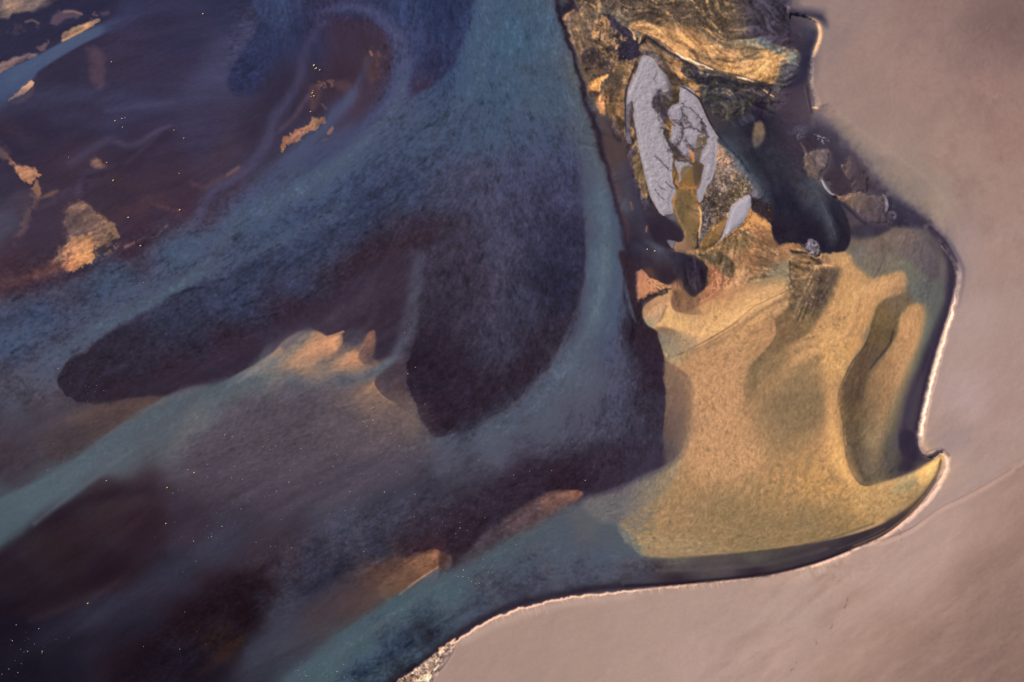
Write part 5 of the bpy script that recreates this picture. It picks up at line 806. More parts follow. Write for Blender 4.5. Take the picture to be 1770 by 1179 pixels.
# ---------------- textures of the surfaces (how choppy, rippled or wrinkled each stretch is)
def third_survey():
    V('h1')
    P([(150,390),(290,370),(360,450),(340,540),(240,530),(170,480)], (56,45,54), soft=8, op=.85, mask=('mix',6,-.9,.5,141))
    P([(300,520),(420,480),(470,560),(430,700),(340,700),(290,620)], (80,66,58), soft=10, op=.75, mask=('mix',6,-1.0,.5,143))
    P([(205,600),(225,550),(270,530),(325,505),(330,525),(280,560),(270,620),(235,618)], (238,178,98), soft=4, warp=(1,4)); P([(235,690),(290,640),(330,650),(315,740),(300,790),(260,740)], (204,150,94), soft=6, mask=('mix',4,-1,.6,145))
    S([(450,440),(440,560),(425,700),(420,800),(430,900)], 3, (186,142,88), op=.7, mask=('mix',4,-.4,.7,147)); S([(520,420),(490,500),(455,620),(445,760),(448,900)], 1.4, (44,34,48), op=.8)
    S([(650,560),(640,540),(660,500)], 2, (90,74,66), op=.5)
    S([(830,590),(880,620),(950,680),(1000,790),(1060,900),(1120,970),(1220,1080),(1300,1175)], 1.5, (46,36,50), op=.85)
    S([(680,380),(720,460),(750,560),(760,640)], 6, (74,60,58), op=.7); S([(560,370),(600,360),(650,380),(690,440)], 3, (96,84,92), op=.6)
    P([(690,640),(740,690),(760,720),(720,780),(740,830),(700,830),(680,760),(620,720),(650,650)], (72,60,66), soft=5, op=.85, mask=('mix',4,-1.1,.3,149)); S([(680,620),(670,680),(690,740),(720,800)], 2.2, (56,46,62), op=.8, warp=(2,6))
    S([(650,1060),(690,1110),(740,1160)], 1, (80,66,76), op=.8, warp=(1.5,5))
    S([(500,230),(510,270)], 1.7, (224,186,124), op=.9)
    P([(1090,700),(1200,690),(1300,640),(1330,700),(1240,760),(1170,810),(1120,790)], (92,82,74), soft=8, op=.6, mask=('mix',6,-.5,.6,151), warp=(3,8))
    P([(1310,720),(1340,690),(1400,700),(1410,800),(1360,830),(1320,800)], (46,38,56), soft=10, op=.8)
    S([(650,150),(690,130),(720,160),(760,190)], 2, (196,150,92), op=.6, warp=(2,5)); S([(1040,225),(1100,255),(1130,275)], 1.5, (168,130,86), op=.7)
    V('h2')
    P([(520,280),(600,270),(660,300),(660,420),(640,560),(600,600),(560,520),(510,430)], (106,88,64), soft=10, op=.65, mask=('mix',7,-1.2,.6,153)); S([(515,290),(500,380),(540,480),(590,580)], 2, (176,134,80), op=.6, mask=('fbm',4,-.6,.4)); P([(560,120),(640,110),(680,150),(660,240),(590,250),(550,190)], (118,92,56), soft=5, op=.7); P([(630,90),(690,90),(690,180),(650,250)], (84,68,62), soft=5, op=.7)
    S([(500,50),(540,70),(600,80),(640,90)], 2, (62,50,48), op=.8, warp=(1.5,5)); S([(612,10),(630,40),(635,80)], 2.2, (222,152,72), op=.9); S([(500,100),(520,160),(500,220),(530,260)], 1.6, (70,54,46), op=.7)
    P([(1030,330),(1100,340),(1180,400),(1160,490),(1100,460),(1050,420)], (58,46,52), soft=5, op=.85, mask=('mix',4,-.9,.4,155)); P([(1020,420),(1060,430),(1150,490),(1155,545),(1080,560),(1020,530),(960,560),(980,510)], (216,164,92), soft=5, op=.8, mask=('mix',4,-.7,.6,157)); S([(800,640),(880,580),(960,540),(1010,500)], 2.6, (206,158,92), op=.75, mask=('fbm',4,-.5,.4)); S([(800,660),(900,600),(1000,545)], 1.4, (70,54,48), op=.7, mask=('fbm',4,-.4,.4))
    P([(880,600),(1000,560),(1060,620),(1000,680),(900,680),(780,690)], (124,100,68), soft=12, op=.6)
    P([(540,700),(640,720),(720,780),(748,840),(735,920),(680,975),(625,1003),(570,960),(540,880),(500,800),(440,700)], [(600,780,50,42,58),(700,850,48,38,52),(640,950,58,48,56),(500,740,60,54,72)], soft=[14,8,4,4,4,6,10,14,18,20,20], op=.95)
    P([(745,790),(840,800),(900,860),(860,930),(780,1000),(680,1060),(560,1110),(490,1070),(500,960),(560,960),(640,1010),(720,950)], [(800,850,172,122,80),(750,950,164,116,78),(600,1060,146,108,76),(520,1010,124,92,70),(850,850,160,118,80)], soft=[5,6,6,8,10,10,5,4,10,8,6,5], op=.9); P([(745,790),(840,800),(900,860),(860,930),(680,1060),(560,1110),(490,1070),(500,960),(640,1010),(720,950)], (96,68,58), soft=10, op=.6, mask=('mix',5,.1,1.0,159)); S([(790,830),(800,900),(815,945)], 1.5, (212,154,96), op=.7); S([(680,1040),(760,990),(880,880)], 1.2, (208,154,98), op=.6); S([(760,810),(830,820),(870,860)], 1.3, (206,150,96), op=.6)
    P([(740,730),(860,720),(920,800),(900,870),(840,850),(780,800)], (96,80,62), soft=6, op=.85, mask=('mix',6,-1.3,.3,161)); S([(620,700),(680,740),(740,770)], 2.4, (150,116,78), op=.7, mask=('fbm',4,-.3,.4)); S([(630,720),(700,760)], 2.6, (48,38,46), op=.7, mask=('fbm',4,-.2,.4))
    P([(1060,700),(1150,680),(1240,650),(1290,700),(1280,760),(1180,800),(1080,800)], (132,100,72), soft=10, op=.6, mask=('mix',5,-.5,.7,163))
    S([(960,60),(1010,110),(1060,180),(1110,260)], 5, (64,70,84), op=.5); S([(1400,230),(1440,330),(1500,430)], 9, (66,72,86), op=.5)
    P([(1320,760),(1440,740),(1480,820),(1400,900),(1330,880)], (150,118,80), soft=12, op=.5, mask=('fbm',5,-.2,.8,165)); S([(1500,900),(1540,980),(1480,1080)], 12, (88,72,64), op=.5)
def fourth_survey():
    V('f')
    P([(1310,640),(1400,640),(1440,700),(1430,770),(1350,790),(1300,730)], (158,128,88), soft=70, op=.5)
    S([(1330,700),(1380,690),(1420,660)], 9, (120,98,72), op=[.2,.45,.2], mask=('mix',5,-.8,.8,171)); S([(1345,745),(1395,735),(1430,705)], 8, (116,94,70), op=[.2,.4,.2], mask=('mix',5,-.8,.8,173))
    S([(1252,240),(1285,285),(1325,345)], [6,9,9], (66,80,94), op=[.6,.65,.3]); S([(1402,315),(1422,350),(1440,405)], [6,8,8], (76,82,92), op=[.4,.6,.4]); S([(1345,190),(1370,240),(1385,300)], 12, (74,62,76), op=[.5,.5,.2]); S([(1300,260),(1330,310),(1350,370)], 5, (40,40,58), op=.5)
    S([(1262,262),(1300,310),(1330,352)], 1.3, (84,92,102), op=.35); S([(1410,330),(1432,375),(1446,415)], 1.2, (88,90,100), op=.35)
    P([(560,690),(640,660),(720,700),(740,760),(660,780),(560,760)], (116,96,90), soft=60, op=.45); P([(420,690),(560,690),(640,760),(520,830),(380,790)], (86,76,86), soft=60, op=.5)
def fifth_survey():
    V('f')
    S([(1588,535),(1570,600),(1548,670),(1525,740),(1508,800)], [13,17,19,18,14], (196,158,102), op=[.5,.6,.6,.5,.25])
    S([(1425,620),(1434,690),(1438,750),(1452,800),(1474,832)], [10,10,11,12,10], (240,194,112), op=[.2,.4,.5,.55,.3]); S([(1240,565),(1300,535),(1345,508)], 8, (238,198,128), op=[.2,.4,.3])
    S([(1500,845),(1560,830),(1605,808)], 8, (226,186,112), op=[.2,.4,.5]); S([(1465,520),(1490,500),(1520,492)], 7, (222,182,114), op=[.2,.4,.3]); S([(1440,530),(1425,590),(1380,620)], 8, (214,172,108), op=[.2,.35,.3])
    S([(1500,590),(1490,640),(1475,690),(1468,740)], 7, (92,72,58), op=[.3,.5,.5,.3]); S([(1475,770),(1485,810),(1500,830)], 5, (84,66,56), op=.5)
    P([(1640,790),(1700,760),(1770,700),(1830,680),(1800,772),(1740,812),(1680,846),(1625,876),(1590,890)], (168,145,140), soft=24, op=.55)
    P([(1500,945),(1570,920),(1625,886),(1680,856),(1740,822),(1800,782),(1840,800),(1700,920),(1600,990),(1500,1010),(1440,990)], [(1520,960,180,155,144),(1600,930,174,148,137),(1760,820,156,129,120)], soft=[4,3,3,3,3,3,40,60,60,50,20], op=.5)
    P([(1640,1040),(1800,900),(1900,1300),(1500,1250)], (138,110,100), soft=140, op=.45)  # lower corner vignette painted into the sand
    S([(520,600),(500,610),(450,640),(400,665)], [4,6,8,8], (112,116,122), op=[.3,.4,.4,.2])
    S([(60,905),(150,835),(240,770),(330,715)], 5, (104,124,130), op=[.35,.4,.35,.2]); S([(1045,430),(1035,520),(1000,600)], 6, (108,128,136), op=[.35,.4,.25])
    S([(560,1150),(640,1090),(720,1035),(800,990)], 6, (96,122,126), op=[.35,.4,.4,.3])
def textures():
    V('f')
    for k in ('corner','strip','edge','wedge','beak','tan','orange','shelf','dot'): P(KEEP[k][0], .4, soft=5, ch='lump')
    for k in ('mudoval','mudhook','mudfan'): P(KEEP[k][0], .4, soft=5, ch='lump')
    P([(690,-300),(985,-300),(1030,230),(1090,480),(1150,640),(1145,760),(1030,850),(830,960),(700,1000),(560,1010),(420,1100),(300,1179),(200,1179),(420,980),(640,880),(900,800),(740,760),(690,640),(720,440),(500,560),(250,690),(120,690),(-300,720),(-300,520),(180,420),(430,320),(640,220)], 1.0, soft=60, ch='chop')
    P([(700,760),(860,760),(1000,640),(1030,520),(1060,640),(1020,720),(900,810),(760,860)], .45, soft=40, ch='chop')
    P([(1000,300),(1060,300),(1080,430),(1070,520),(1010,620),(960,720),(1010,480)], .25, soft=30, ch='chop')
    P([(400,30),(470,-200),(780,-200),(790,60),(760,140),(700,170),(660,160),(700,60),(520,60),(450,150),(400,150)], .8, soft=30, ch='chop')
    P([(230,660),(480,600),(700,440),(680,640),(720,740),(560,800),(350,800),(100,800),(-300,900),(-300,800),(80,760)], .3, soft=30, ch='chop')
    P([(520,1230),(640,1060),(800,1000),(900,930),(1100,960),(1180,980),(1000,1020),(850,1060),(760,1110),(680,1179)], .8, soft=40, ch='chop')
    P([(560,1230),(600,1170),(720,1090),(780,1080),(680,1179)], 1.3, soft=30, ch='chop')
    P(TOPFLAT, .0, soft=10, ch='chop'); P(FANB, 0, soft=10, ch='chop')
    P(FANB, 1.0, soft=20, ch='grain'); P([(1270,240),(1390,220),(1470,380),(1450,440),(1340,420)], .5, soft=20, ch='chop')
    P(J('d1', [(800,270),(1250,380),(2000,430),(2400,560),(2180,850),(1500,670),(900,340)]), 1.0, soft=8, ch='grain')
    V('f'); P([(440,640),(540,580),(650,600),(720,700),(760,780),(400,900),(300,760)], .5, soft=40, ch='grain')
    P([(100,470),(140,400),(200,410),(170,460)], .8, soft=10, ch='grain')
    P(TOPFLAT, 1.0, soft=6, ch='lump'); P(J('d1', [(760,260),(1250,370),(2000,420),(2400,560),(2200,850),(1500,680),(1000,430)]), .35, soft=6, ch='lump'); P(PLATES[0], 0, soft=3, ch='lump'); P(PLATES[1], 0, soft=3, ch='lump'); V('f'); P([(1250,170),(1360,160),(1350,190),(1280,220),(1230,190)], .7, soft=8, ch='lump')
    V('d3'); P([(1110,0),(1180,-80),(1330,-10),(1420,130),(1480,200),(1480,320),(1330,440),(1180,640),(980,820),(960,460),(1090,200)], 1.6, soft=4, ch='lump')
    V('f'); P([(1210,420),(1290,390),(1340,420),(1340,470),(1250,500),(1180,490)], .8, soft=10, ch='lump'); P([(1365,440),(1420,440),(1430,520),(1370,550)], .8, soft=10, ch='lump')
    P([(690,1181),(735,1145),(790,1105),(770,1140),(740,1180)], 1.4, soft=3, ch='lump')
banks(); north_flat(); islet(); east_pool(); fan(); third_survey(); fourth_survey(); fifth_survey(); textures()
# the whole place is a touch greyer than pure pigment
_w0 = np.clip((COL[..., 2]-COL[..., 0]-10)/20, 0, 1)*sstep(55, 80, COL.mean(-1)); COL *= 1 + _w0[..., None]*np.array([.03, -.03, .02], f32)
_l = (COL @ np.array([.3,.59,.11], f32))[..., None]
_wat = 1-np.clip((COL[..., 0]-COL[..., 2]-5)/25, 0, 1)[..., None]
COL = _l + (COL-_l)*(.97 - .15*_wat)
_rb = COL[..., 0]-COL[..., 2]; _g = np.clip((_rb-30)/50, 0, 1.2)*np.clip((COL[..., 0]-110)/60, 0, 1)          # ochre leans to orange, sand to rose
COL[..., 0] += 4*_g; COL[..., 1] -= 6*_g; COL[..., 2] += 2*_g
_s = np.clip((COL[..., 2]-95)/25, 0, 1)*np.clip((COL[..., 0]-125)/20, 0, 1)*np.clip((_rb-8)/10, 0, 1)
COL[..., 0] += 4*_s; COL[..., 2] -= 3*_s
GRAN = fbm(X, Y, 4.2, 91, 3, .7); GR2 = fbm(X, Y, 26, 95, 3, .6)
BOIL = lic(fbm(X, Y, 8, 133, 3, .6).astype(f32), 6, 1.5)              # dark slits between the boils
_d = np.clip((78-COL.mean(-1))/30, 0, 1)                                 # deep water is darker and bluer
COL *= (1 - .10*_d*CH['chop'])[..., None]
COL *= (1 + CH['chop']*(.048*GRAN + .022*L_CHOP + .045*fbm(X, Y, 13, 131, 4, .65) + .012*GR2 - .16*sstep(1.35, 2.6, BOIL)))[..., None]
COL += (CH['chop']*1.2*fbm(X, Y, 9, 99, 3))[..., None]*np.array([-.6, .2, 1], f32)
COL *= (1 + CH['grain']*(.012*L_FINE + .03*box(white) + .022*fbm(X, Y, 3.2, 97, 3, .7)))[..., None]
_sand = np.clip((COL.mean(-1)-115)/25, 0, 1)*np.clip((COL[..., 2]-95)/20, 0, 1)
L_FLOW = lic(fbm(X, Y, 13, 111, 3, .6).astype(f32), 16, 2.2)              # silky silt threads along the current
_dark = np.clip((120-COL.mean(-1))/40, 0, 1)*(1-CH['lump']*.7)
COL *= (1 + (1-_sand)*.012*L_FINE + .006*fbm(X, Y, 3.5, 101, 3, .7) + _sand*.014*box(white) + .006*fbm(X, Y, 45, 103, 4, .6) + _dark*.024*L_FLOW + CH['chop']*(.022*L_FINE + .035*box(white)))[..., None]
COL *= (1 + CH['wrinkle']*(.03*fbm(X, Y, 6, 113, 3, .6) - .08*sstep(.55, 1.2, fbm(X, Y, 2.6, 115, 3, .7))))[..., None]
COL *= (1 - .07*np.clip((95-COL.mean(-1))/40, 0, 1))[..., None]
COL *= (1 - .11*sstep(80, 104, COL.mean(-1))*np.clip((COL[..., 2]-COL[..., 0]-2)/14, 0, 1))[..., None]
COL += (_sand*np.array([[4]], f32))[..., None]*np.array([1, .9, .9], f32)
TANG = .55*L_LONG + .55*fbm(X, Y, 4.5, 105, 4, .7) + .35*fbm(X, Y, 14, 107, 3, .6)      # tangle of weed and wet mud
_lu = np.clip(CH['lump'], 0, 1)*(1-np.clip(CH['wrinkle']*3, 0, 1))
COL *= np.exp(np.clip(.24*TANG*_lu, -.6, .35))[..., None]
_hi = (.55*_lu*sstep(.9, 2.0, TANG)*sstep(70, 95, COL.mean(-1))*np.clip((COL[..., 0]-COL[..., 2])/22, 0, 1))[..., None]
COL += (np.array([216, 166, 98], f32)-COL)*_hi  # gold specular highlights painted onto the tangle
COL = np.clip(COL, 0, 255)
if 'PREVIEW' not in globals():
    import bpy
    C = bpy.context.scene.collection
    LIN = np.where(COL/255 <= .04045, COL/255/12.92, ((COL/255+.055)/1.055)**2.4).astype(f32)
    GAIN = np.array([1/1.09, 1/1.08, 1/1.08], f32)      # pigment calibration for the sun and sky below
    OFFS = np.array([.003, .005, .007], f32)
    ALB = np.clip((LIN - OFFS)*GAIN, .002, .85)

    WX = ((GX - PW/2)*M).astype(f32); WY = ((PH/2 - GY)*M).astype(f32)

    def tag(o, label=None, cat=None, group=None, kind=None):
        if label: o['label'] = label
        if cat: o['category'] = cat
        if group: o['group'] = group
        if kind: o['kind'] = kind
        return o

    # ---------------- materials
    def surface(name, rough, spec, bump, scale, tint=.10):
        m = bpy.data.materials.new(name); m.use_nodes = True; nt = m.node_tree; N = nt.nodes; L = nt.links
        b = N['Principled BSDF']
        at = N.new('ShaderNodeAttribute'); at.attribute_name = 'sediment'
        tc = N.new('ShaderNodeNewGeometry')
        n1 = N.new('ShaderNodeTexNoise'); n1.inputs['Scale'].default_value = scale; n1.inputs['Detail'].default_value = 5
        mr = N.new('ShaderNodeMapRange'); mr.inputs['From Min'].default_value = .25; mr.inputs['From Max'].default_value = .75
        mr.inputs['To Min'].default_value = 1-tint; mr.inputs['To Max'].default_value = 1+tint
        mx = N.new('ShaderNodeMix'); mx.data_type = 'RGBA'; mx.blend_type = 'MULTIPLY'; mx.inputs['Factor'].default_value = 1
        L.new(tc.outputs['Position'], n1.inputs['Vector']); L.new(n1.outputs['Fac'], mr.inputs['Value'])
        L.new(at.outputs['Color'], mx.inputs[6]); L.new(mr.outputs['Result'], mx.inputs[7])
        L.new(mx.outputs[2], b.inputs['Base Color'])
        n2 = N.new('ShaderNodeTexNoise'); n2.inputs['Scale'].default_value = scale*1.7; n2.inputs['Detail'].default_value = 4
        bp = N.new('ShaderNodeBump'); bp.inputs['Strength'].default_value = bump; bp.inputs['Distance'].default_value = .05
        L.new(tc.outputs['Position'], n2.inputs['Vector']); L.new(n2.outputs['Fac'], bp.inputs['Height']); L.new(bp.outputs['Normal'], b.inputs['Normal'])
        b.inputs['Roughness'].default_value = rough; b.inputs['Specular IOR Level'].default_value = spec
        return m
    MAT = {'water': surface('silty_water', .28, .25, .05, 2.2, .05), 'sand': surface('dry_sand', .9, .1, .03, 4.0, .025),
           'wet': surface('wet_silt', .6, .2, .05, 4.0, .045), 'mud': surface('crusted_mud', .75, .15, .25, 4.0, .08),
           'gravel': surface('coarse_gravel', .8, .15, .35, 4.5, .12)}

    # ---------------- patches of terrain cut from the survey grid
    def patch(name, cells, Z, mat, parent=None, origin=(0, 0, 0)):
        """mesh object made of the grid cells marked True, with height Z at every grid point"""
        j, i = np.nonzero(cells)
        a = (j*NX + i); quad = np.stack([a, a+NX, a+NX+1, a+1], 1).astype(np.int64)
        ids, inv = np.unique(quad, return_inverse=True)
        vj, vi = ids//NX, ids % NX
        co = np.stack([WX[vi]-origin[0], WY[vj]-origin[1], Z.ravel()[ids]-origin[2]], 1).astype(f32)
        me = bpy.data.meshes.new(name); n = len(quad)
        me.vertices.add(len(ids)); me.vertices.foreach_set('co', co.ravel())
        me.loops.add(n*4); me.loops.foreach_set('vertex_index', inv.reshape(-1).astype(np.int32))
        me.polygons.add(n); me.polygons.foreach_set('loop_start', np.arange(0, n*4, 4, dtype=np.int32))
        me.polygons.foreach_set('use_smooth', np.ones(n, bool))
        at = me.attributes.new('sediment', 'FLOAT_COLOR', 'POINT')
        rgba = np.ones((len(ids), 4), f32); rgba[:, :3] = ALB.reshape(-1, 3)[ids]
        at.data.foreach_set('color', rgba.ravel())
        me.update(calc_edges=True); me.validate()
        me.materials.append(MAT[mat])
        o = bpy.data.objects.new(name, me); o.location = origin; C.objects.link(o)
        if parent: o.parent = parent
        return o
    def cellmask(D, lim):
        v = D > lim
        return v[:-1, :-1] | v[1:, :-1] | v[:-1, 1:] | v[1:, 1:]
    chop, grain, lump, wrk = CH['chop'], CH['grain'], CH['lump'], CH['wrinkle']
    n4 = fbm(X, Y, 4.2, 81, 3, .6); n7 = fbm(X, Y, 8, 85, 4, .6); n30 = fbm(X, Y, 30, 87, 4, .55)
    fade = sstep(-250, -40, X)*sstep(PW+250, PW+40, X)*sstep(-250, -40, Y)*sstep(PH+250, PH+40, Y)
    TEX = fade*(.005*chop*L_CHOP + .006*chop*GRAN + .0025*L_FINE + .004*grain*L_FINE + .003*grain*n7 + .013*lump*n4 + .004*lump*L_LONG + .008*lump*n7)
    covered = np.zeros((NY, NX), bool)

    # ---------------- the sand plain, with its cut bank
    BD, BB, nb = mask_of(BANK, 60, (1.2,9))
    BD = np.where(BD < -900, -900, BD)
    rise = [.42]*60; _r = [.35]*5+[.45]*5+[.3]+[.25]*7+[.35]*3+[.5]*22+[.55]*3+[.4]*15
    wid = [6]*2+[4]*3+[5]*5+[14]+[36]*7+[14,8,5]+[5,5,6,7,7,7,7,5,5,6,6,6,6,6,5,5,4,4]+[2.6]*14+[4]*3
    rise = (rise+[.4]*len(BANK))[:len(BANK)]; wid = (wid+[4]*len(BANK))[:len(BANK)]
    bpn = BB
    Rz = np.interp(BB, np.arange(len(BANK)+1), rise+[rise[0]]).astype(f32); Wz = np.interp(BB, np.arange(len(BANK)+1), wid+[wid[0]]).astype(f32)
    zs = np.clip((BD+1.5)/Wz, 0, 1)
    SZ = -.08 + .12*sstep(-2.5, 0, BD) + Rz*zs*(1.6-.6*zs) + .012*fade*n30*np.clip(BD/20, 0, 1) + .0012*fade*L_LONG*np.clip(BD/6, 0, 1) + .05*lump*n4*np.clip(BD/3, 0, 1) + .03*np.clip(BD/900, 0, 1)
    # the sheet of sand lying over the plain in the south-east, two hands thick
    SD, _, _ = mask_of([(1470,946),(1520,936),(1570,915),(1620,880),(1680,850),(1740,815),(1800,775),(2300,500),(2300,1700),(1200,1700),(1250,1200),(1400,1060)], 30)
    SZ += .10*sstep(-1, 9, SD)*sstep(1400, 1540, X)*sstep(1230, 1050, Y)
    plain = patch('sand_plain', cellmask(BD, -3), SZ, 'sand'); tag(plain, kind='structure')
    covered |= BD > 10

    # ---------------- islands, bars and banks
    def bar(key, name, label, cat, h, w, mat='wet', group=None, pts=None, warp=None, parent=None, lim=-2.5, base=0.0, extra=None, cut=None, steep=False):
        if pts is None: pts, warp = KEEP[key]
        D, B, n = mask_of(pts, 40, warp)
        if cut is not None: D = np.minimum(D, cut)
        Z = (base - .07 + .10*sstep(-2.5, 1.0, D) + h*sstep(-1, w, D) if steep else base - .02 + (.02+h)*sstep(-2.5, w, D)) + TEX
        if extra is not None: Z = Z + extra(D)
        c = np.array(pts).mean(0); org = ((c[0]-PW/2)*M, (PH/2-c[1])*M, 0.0)
        if parent: org = (0, 0, 0)
        o = patch(name, cellmask(D, lim), Z, mat, parent, org)
        if not parent: tag(o, label, cat, group)
        global covered
        covered |= D > 12
        return o, D
    BARS = 'small sandbars in the upper left shallows'
    north, ND = bar(None, 'mudflat', 'brown streaky weedy mudflat along the top edge, between blue river and pink sand', 'mudflat', .12, 12, pts=TOPFLAT, warp=(2.5,10), cut=-BD-2)
    tongue, TD = bar('tongue', 'sandbar', 'golden tongue shaped sandbar with a rippled top, lying across the brown mudflat', 'sandbar', .24, 14)
    MARSH = J('d2', [(760,200),(900,220),(1050,270),(1250,330),(1450,390),(1680,420),(1740,520),(1680,600),(1500,580),(1380,680),(1240,760),(1110,720),(1040,640),(960,520),(960,440),(860,360),(780,280)])
    bar(None, 'marsh', 'dark mottled marsh hollow just below the golden tongue and right of the grey islet', 'marsh', .17, 12, pts=MARSH, warp=(5,10))
    gold, FDm = bar(None, 'sandbar', 'broad golden fan shaped sandbar with brown troughs, filling the bend of the pink bank', 'sandbar', .10, 22, pts=FANB, warp=(1,8), cut=-BD-2)
    bar('orangetip', 'sandbar', 'orange three cornered sandbar with a dark crack, at the left tip of the golden fan', 'sandbar', .10, 6, base=.0)
    bar('spur', 'sandbar', 'tan hooked sand spur under the pointed tip of the grey islet', 'sandbar', .08, 6)
    bar('cone', 'mound', 'small grey violet mound between the golden fan and the dark pool', 'mound', .36, 10, 'gravel')
    bar('mudflat', 'mudflat', 'dark purple mudflat edging the pink sand plain, right of the slate pool', 'mudflat', .05, 12, 'mud', cut=-BD+14)
    bar('mudoval', 'mudbank', 'tan oval mudbank at the upper left end of the dark purple mudflat', 'mudbank', .17, 7)
    bar('mudhook', 'mudbank', 'dark brown hooked mudbank in the middle of the purple mudflat', 'mudbank', .17, 7)
    bar('mudfan', 'mudbank', 'tan wedge shaped mudbank at the lower right end of the dark purple mudflat', 'mudbank', .17, 7)
    for key, pts, lab in [(None, J('d4', [(400,665),(425,655),(460,690),(490,745),(520,790),(545,805),(530,820),(490,800),(450,755),(420,705)]), 'thin white salt ridge on the left edge of the purple mudflat'),
                          (None, J('d4', [(1045,805),(1070,825),(1098,870),(1105,930),(1085,975),(1060,985),(1058,940),(1066,890)]), 'thin pale ridge at the right end of the tan wedge mudbank')]:
        bar(None, 'salt_ridge', lab, 'ridge', .16, 5, 'mud', steep=True, pts=pts, base=.12)
    bar('crust', 'salt_crust', 'pale lumpy wedge of crust on the bank at the bottom edge of the picture', 'crust', .10, 4, 'gravel', base=.42)

    KEEP['brownbar'] = (J('c2', [(200,690),(330,580),(440,525),(500,508),(520,525),(515,590),(440,640),(350,700),(250,765)]), None)
    KEEP['brownspit'] = (J('c2', [(900,350),(1000,270),(1085,218),(1190,203),(1235,212),(1220,245),(1110,310),(980,370)]), None)
    for key, lab, h in [('corner', 'pale blurred sandbar in the extreme top left corner', .08), ('strip', 'narrow golden topped sandbar above the thin blue stream at upper left', .10),
                     ('edge', 'pinkish narrow sandbar running to the left edge beside the thin blue stream', .10), ('wedge', 'small bright tan sandbar under the thin blue stream at the left edge', .09),
                     ('beak', 'orange beak shaped sandbar pointing right from the left edge', .09), ('tan', 'dull tan sandbar with a ragged right side, above the glowing orange one', .07),
                     ('orange', 'glowing orange sandbar above the dark red band of the river', .10), ('shelf', 'narrow orange sandbar slanting beside a thin blue stream at top centre', .10),
                     ('dot', 'smallest sandbar, a lone brown patch in the plum shallows', .06), ('triangle', 'tan three cornered sandbar below the thin blue rill in mid river', .06),
                     ('brownbar', 'rust brown sandbar with a bright lower edge, in the lower channel', .09), ('brownspit', 'dim brown sand spit with a rusty tip, upstream of the rust brown sandbar', .07)]:
        bar(key, 'sandbar', lab, 'sandbar', h*.8, 14, group=BARS if key in ('corner','strip','edge','wedge','beak','tan','orange','shelf','dot') else None)
    SHOAL = J('e5', [(-200,740),(0,540),(200,395),(300,295),(420,220),(560,180),(660,205),(740,244),(820,234),(905,205),(900,330),(1040,400),(1050,470),(1095,522),(900,585),(700,610),(400,640),(100,690)])
    bar(None, 'sandbar', 'pale golden sandbar with a scalloped upper edge, in the middle of the river', 'sandbar', .09, 14, pts=SHOAL)

    # ---------------- the grey islet: a body and its mud plates
    isl = bpy.data.objects.new('mud_islet', None); C.objects.link(isl)
    tag(isl, 'leaf shaped islet of grey wrinkled mud plates split by brown cracks, beside the blue river', 'islet')
    bar(None, 'ground', None, None, .10, 8, 'gravel', steep=True, pts=ISLET, warp=(.8,5), parent=isl)
    for k, pl in enumerate(PLATES):
        o, D = bar(None, 'mud_plate', None, None, .11, 9, 'mud', pts=pl, warp=(.7,4), parent=isl, lim=-1.5, base=.07,
                   extra=lambda D: wrk*(.015*fbm(X, Y, 3.2, 83, 3, .65) + .008*n7)*sstep(0, 4, D))
        if k == 9: o['label'] = 'smooth pale lilac plate'
    cx, cy = np.array(ISLET).mean(0); isl.location = ((cx-PW/2)*M, (PH/2-cy)*M, 0)
    for ch in isl.children: ch.matrix_parent_inverse = isl.matrix_world.inverted() if False else ch.matrix_parent_inverse
    for ch in isl.children: ch.location = (-isl.location.x, -isl.location.y, 0)

    # ---------------- the river
    water = patch('river_water', ~cellmask(np.where(covered, -1, 1), 0) == False, np.where(fade > 0, TEX, 0)*1.0, 'water')
    tag(water, kind='structure')

    # ---------------- white flecks added in place of sun glints on the waves
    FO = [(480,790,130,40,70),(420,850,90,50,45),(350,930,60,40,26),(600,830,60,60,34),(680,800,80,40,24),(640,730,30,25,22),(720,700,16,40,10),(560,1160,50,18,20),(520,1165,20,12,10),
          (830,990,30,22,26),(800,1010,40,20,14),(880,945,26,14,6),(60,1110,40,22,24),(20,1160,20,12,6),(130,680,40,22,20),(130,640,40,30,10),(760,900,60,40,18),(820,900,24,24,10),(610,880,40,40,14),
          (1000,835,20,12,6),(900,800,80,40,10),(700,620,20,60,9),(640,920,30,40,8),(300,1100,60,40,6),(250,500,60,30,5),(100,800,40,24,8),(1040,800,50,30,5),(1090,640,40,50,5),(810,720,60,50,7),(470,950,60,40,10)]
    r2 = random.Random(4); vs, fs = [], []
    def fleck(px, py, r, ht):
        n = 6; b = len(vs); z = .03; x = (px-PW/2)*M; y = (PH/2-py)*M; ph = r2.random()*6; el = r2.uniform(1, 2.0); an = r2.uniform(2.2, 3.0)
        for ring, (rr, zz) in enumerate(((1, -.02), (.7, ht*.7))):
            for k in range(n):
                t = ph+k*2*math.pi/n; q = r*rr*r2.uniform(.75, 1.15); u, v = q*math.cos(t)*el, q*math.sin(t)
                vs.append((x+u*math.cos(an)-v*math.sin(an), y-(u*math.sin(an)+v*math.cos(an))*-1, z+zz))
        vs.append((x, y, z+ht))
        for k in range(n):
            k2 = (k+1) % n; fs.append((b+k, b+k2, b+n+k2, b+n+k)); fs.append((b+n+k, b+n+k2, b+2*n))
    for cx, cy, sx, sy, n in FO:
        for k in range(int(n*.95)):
            fleck(cx+r2.gauss(0, sx*.6), cy+r2.gauss(0, sy*.6) - 0*sx, r2.choice([.018,.02,.024,.028,.033,.05]), .03)
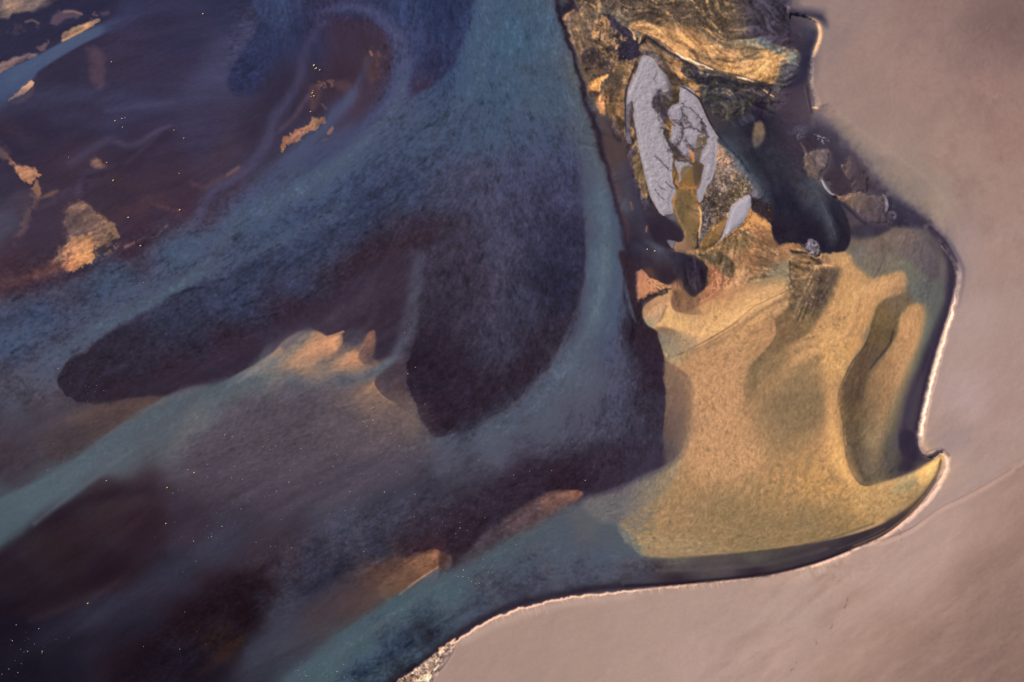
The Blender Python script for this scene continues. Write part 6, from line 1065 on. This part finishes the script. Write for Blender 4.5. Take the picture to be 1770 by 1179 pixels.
    def plain_mat(name, col, rough=.6):
        m = bpy.data.materials.new(name); m.use_nodes = True; nt = m.node_tree; b = nt.nodes['Principled BSDF']
        n = nt.nodes.new('ShaderNodeTexNoise'); n.inputs['Scale'].default_value = 9; r = nt.nodes.new('ShaderNodeValToRGB')
        r.color_ramp.elements[0].position = .3; r.color_ramp.elements[0].color = (*[c*.75 for c in col], 1); r.color_ramp.elements[1].position = .7; r.color_ramp.elements[1].color = (*col, 1)
        nt.links.new(n.outputs['Fac'], r.inputs['Fac']); nt.links.new(r.outputs['Color'], b.inputs['Base Color']); b.inputs['Roughness'].default_value = rough
        return m
    me = bpy.data.meshes.new('glint_flecks'); me.from_pydata(vs, [], fs); me.materials.append(plain_mat('white_glint', (.8,.78,.76)))
    o = bpy.data.objects.new('glint_flecks', me); C.objects.link(o); tag(o, 'tiny white flecks standing in for sun glints on the dark river', 'glint', kind='stuff')

    # ---------------- small flecks in the shallows, glint yellow put into their colour
    mst = plain_mat('glint_yellow', (.72,.50,.16), .5)
    import bmesh
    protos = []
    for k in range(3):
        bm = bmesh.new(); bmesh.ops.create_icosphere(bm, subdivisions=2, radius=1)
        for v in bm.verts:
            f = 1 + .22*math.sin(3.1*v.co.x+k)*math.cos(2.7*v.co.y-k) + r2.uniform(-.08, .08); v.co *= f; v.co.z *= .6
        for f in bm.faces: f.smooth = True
        me = bpy.data.meshes.new('yellow_fleck'); bm.to_mesh(me); bm.free(); me.materials.append(mst); protos.append(me)
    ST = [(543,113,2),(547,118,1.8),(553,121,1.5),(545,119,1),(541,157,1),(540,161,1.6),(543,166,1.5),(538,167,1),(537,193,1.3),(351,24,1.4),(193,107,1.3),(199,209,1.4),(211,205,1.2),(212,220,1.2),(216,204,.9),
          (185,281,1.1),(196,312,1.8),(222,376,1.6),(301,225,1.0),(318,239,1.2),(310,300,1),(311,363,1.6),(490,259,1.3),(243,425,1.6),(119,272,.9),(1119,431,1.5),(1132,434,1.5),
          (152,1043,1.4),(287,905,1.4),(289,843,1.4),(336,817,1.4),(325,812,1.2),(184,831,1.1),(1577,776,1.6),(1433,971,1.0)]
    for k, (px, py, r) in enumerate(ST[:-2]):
        o = bpy.data.objects.new('yellow_fleck', protos[k % 3]); C.objects.link(o); o.location = ((px-PW/2)*M, (PH/2-py)*M, .03); o.scale = (r*.085*1.25, r*.085*.75, r*.085); o.rotation_euler[2] = r2.uniform(.1, .9)
        tag(o, 'tiny round glint-yellow fleck poking out of the dark shallows', 'yellow_fleck', 'small glint-yellow flecks dotting the dark shallows')

    # ---------------- light
    EL, AZ = math.radians(27), math.atan2(-.76, .65)       # AZ: clockwise from north (+y)
    S_DIR = (math.sin(AZ)*math.cos(EL), math.cos(AZ)*math.cos(EL), math.sin(EL))
    w = bpy.data.worlds.new('World'); bpy.context.scene.world = w; w.use_nodes = True; nt = w.node_tree
    sky = nt.nodes.new('ShaderNodeTexSky'); sky.sky_type = 'NISHITA'; sky.sun_disc = False; sky.sun_elevation = EL; sky.sun_rotation = AZ
    nt.links.new(sky.outputs['Color'], nt.nodes['Background'].inputs['Color']); nt.nodes['Background'].inputs['Strength'].default_value = .07
    sl = bpy.data.lights.new('sun', 'SUN'); sl.energy = 4.2; sl.angle = math.radians(.5); sl.color = (1, .93, .84)
    so = bpy.data.objects.new('sun', sl); C.objects.link(so)
    from mathutils import Vector
    so.rotation_euler = Vector(S_DIR).to_track_quat('Z', 'Y').to_euler()

    # ---------------- camera: straight down from 230 m
    cam = bpy.data.cameras.new('camera'); co = bpy.data.objects.new('camera', cam); C.objects.link(co)
    co.location = (0, 0, 230); cam.sensor_width = 36; cam.lens = 36*230/(PW*M); cam.clip_end = 30000; cam.clip_start = 1
    sc = bpy.context.scene; sc.camera = co
    sc.view_settings.view_transform = 'Standard'; sc.view_settings.look = 'None'; sc.view_settings.gamma = 1; sc.view_settings.use_curve_mapping = False
    sc.view_settings.exposure = 0.55
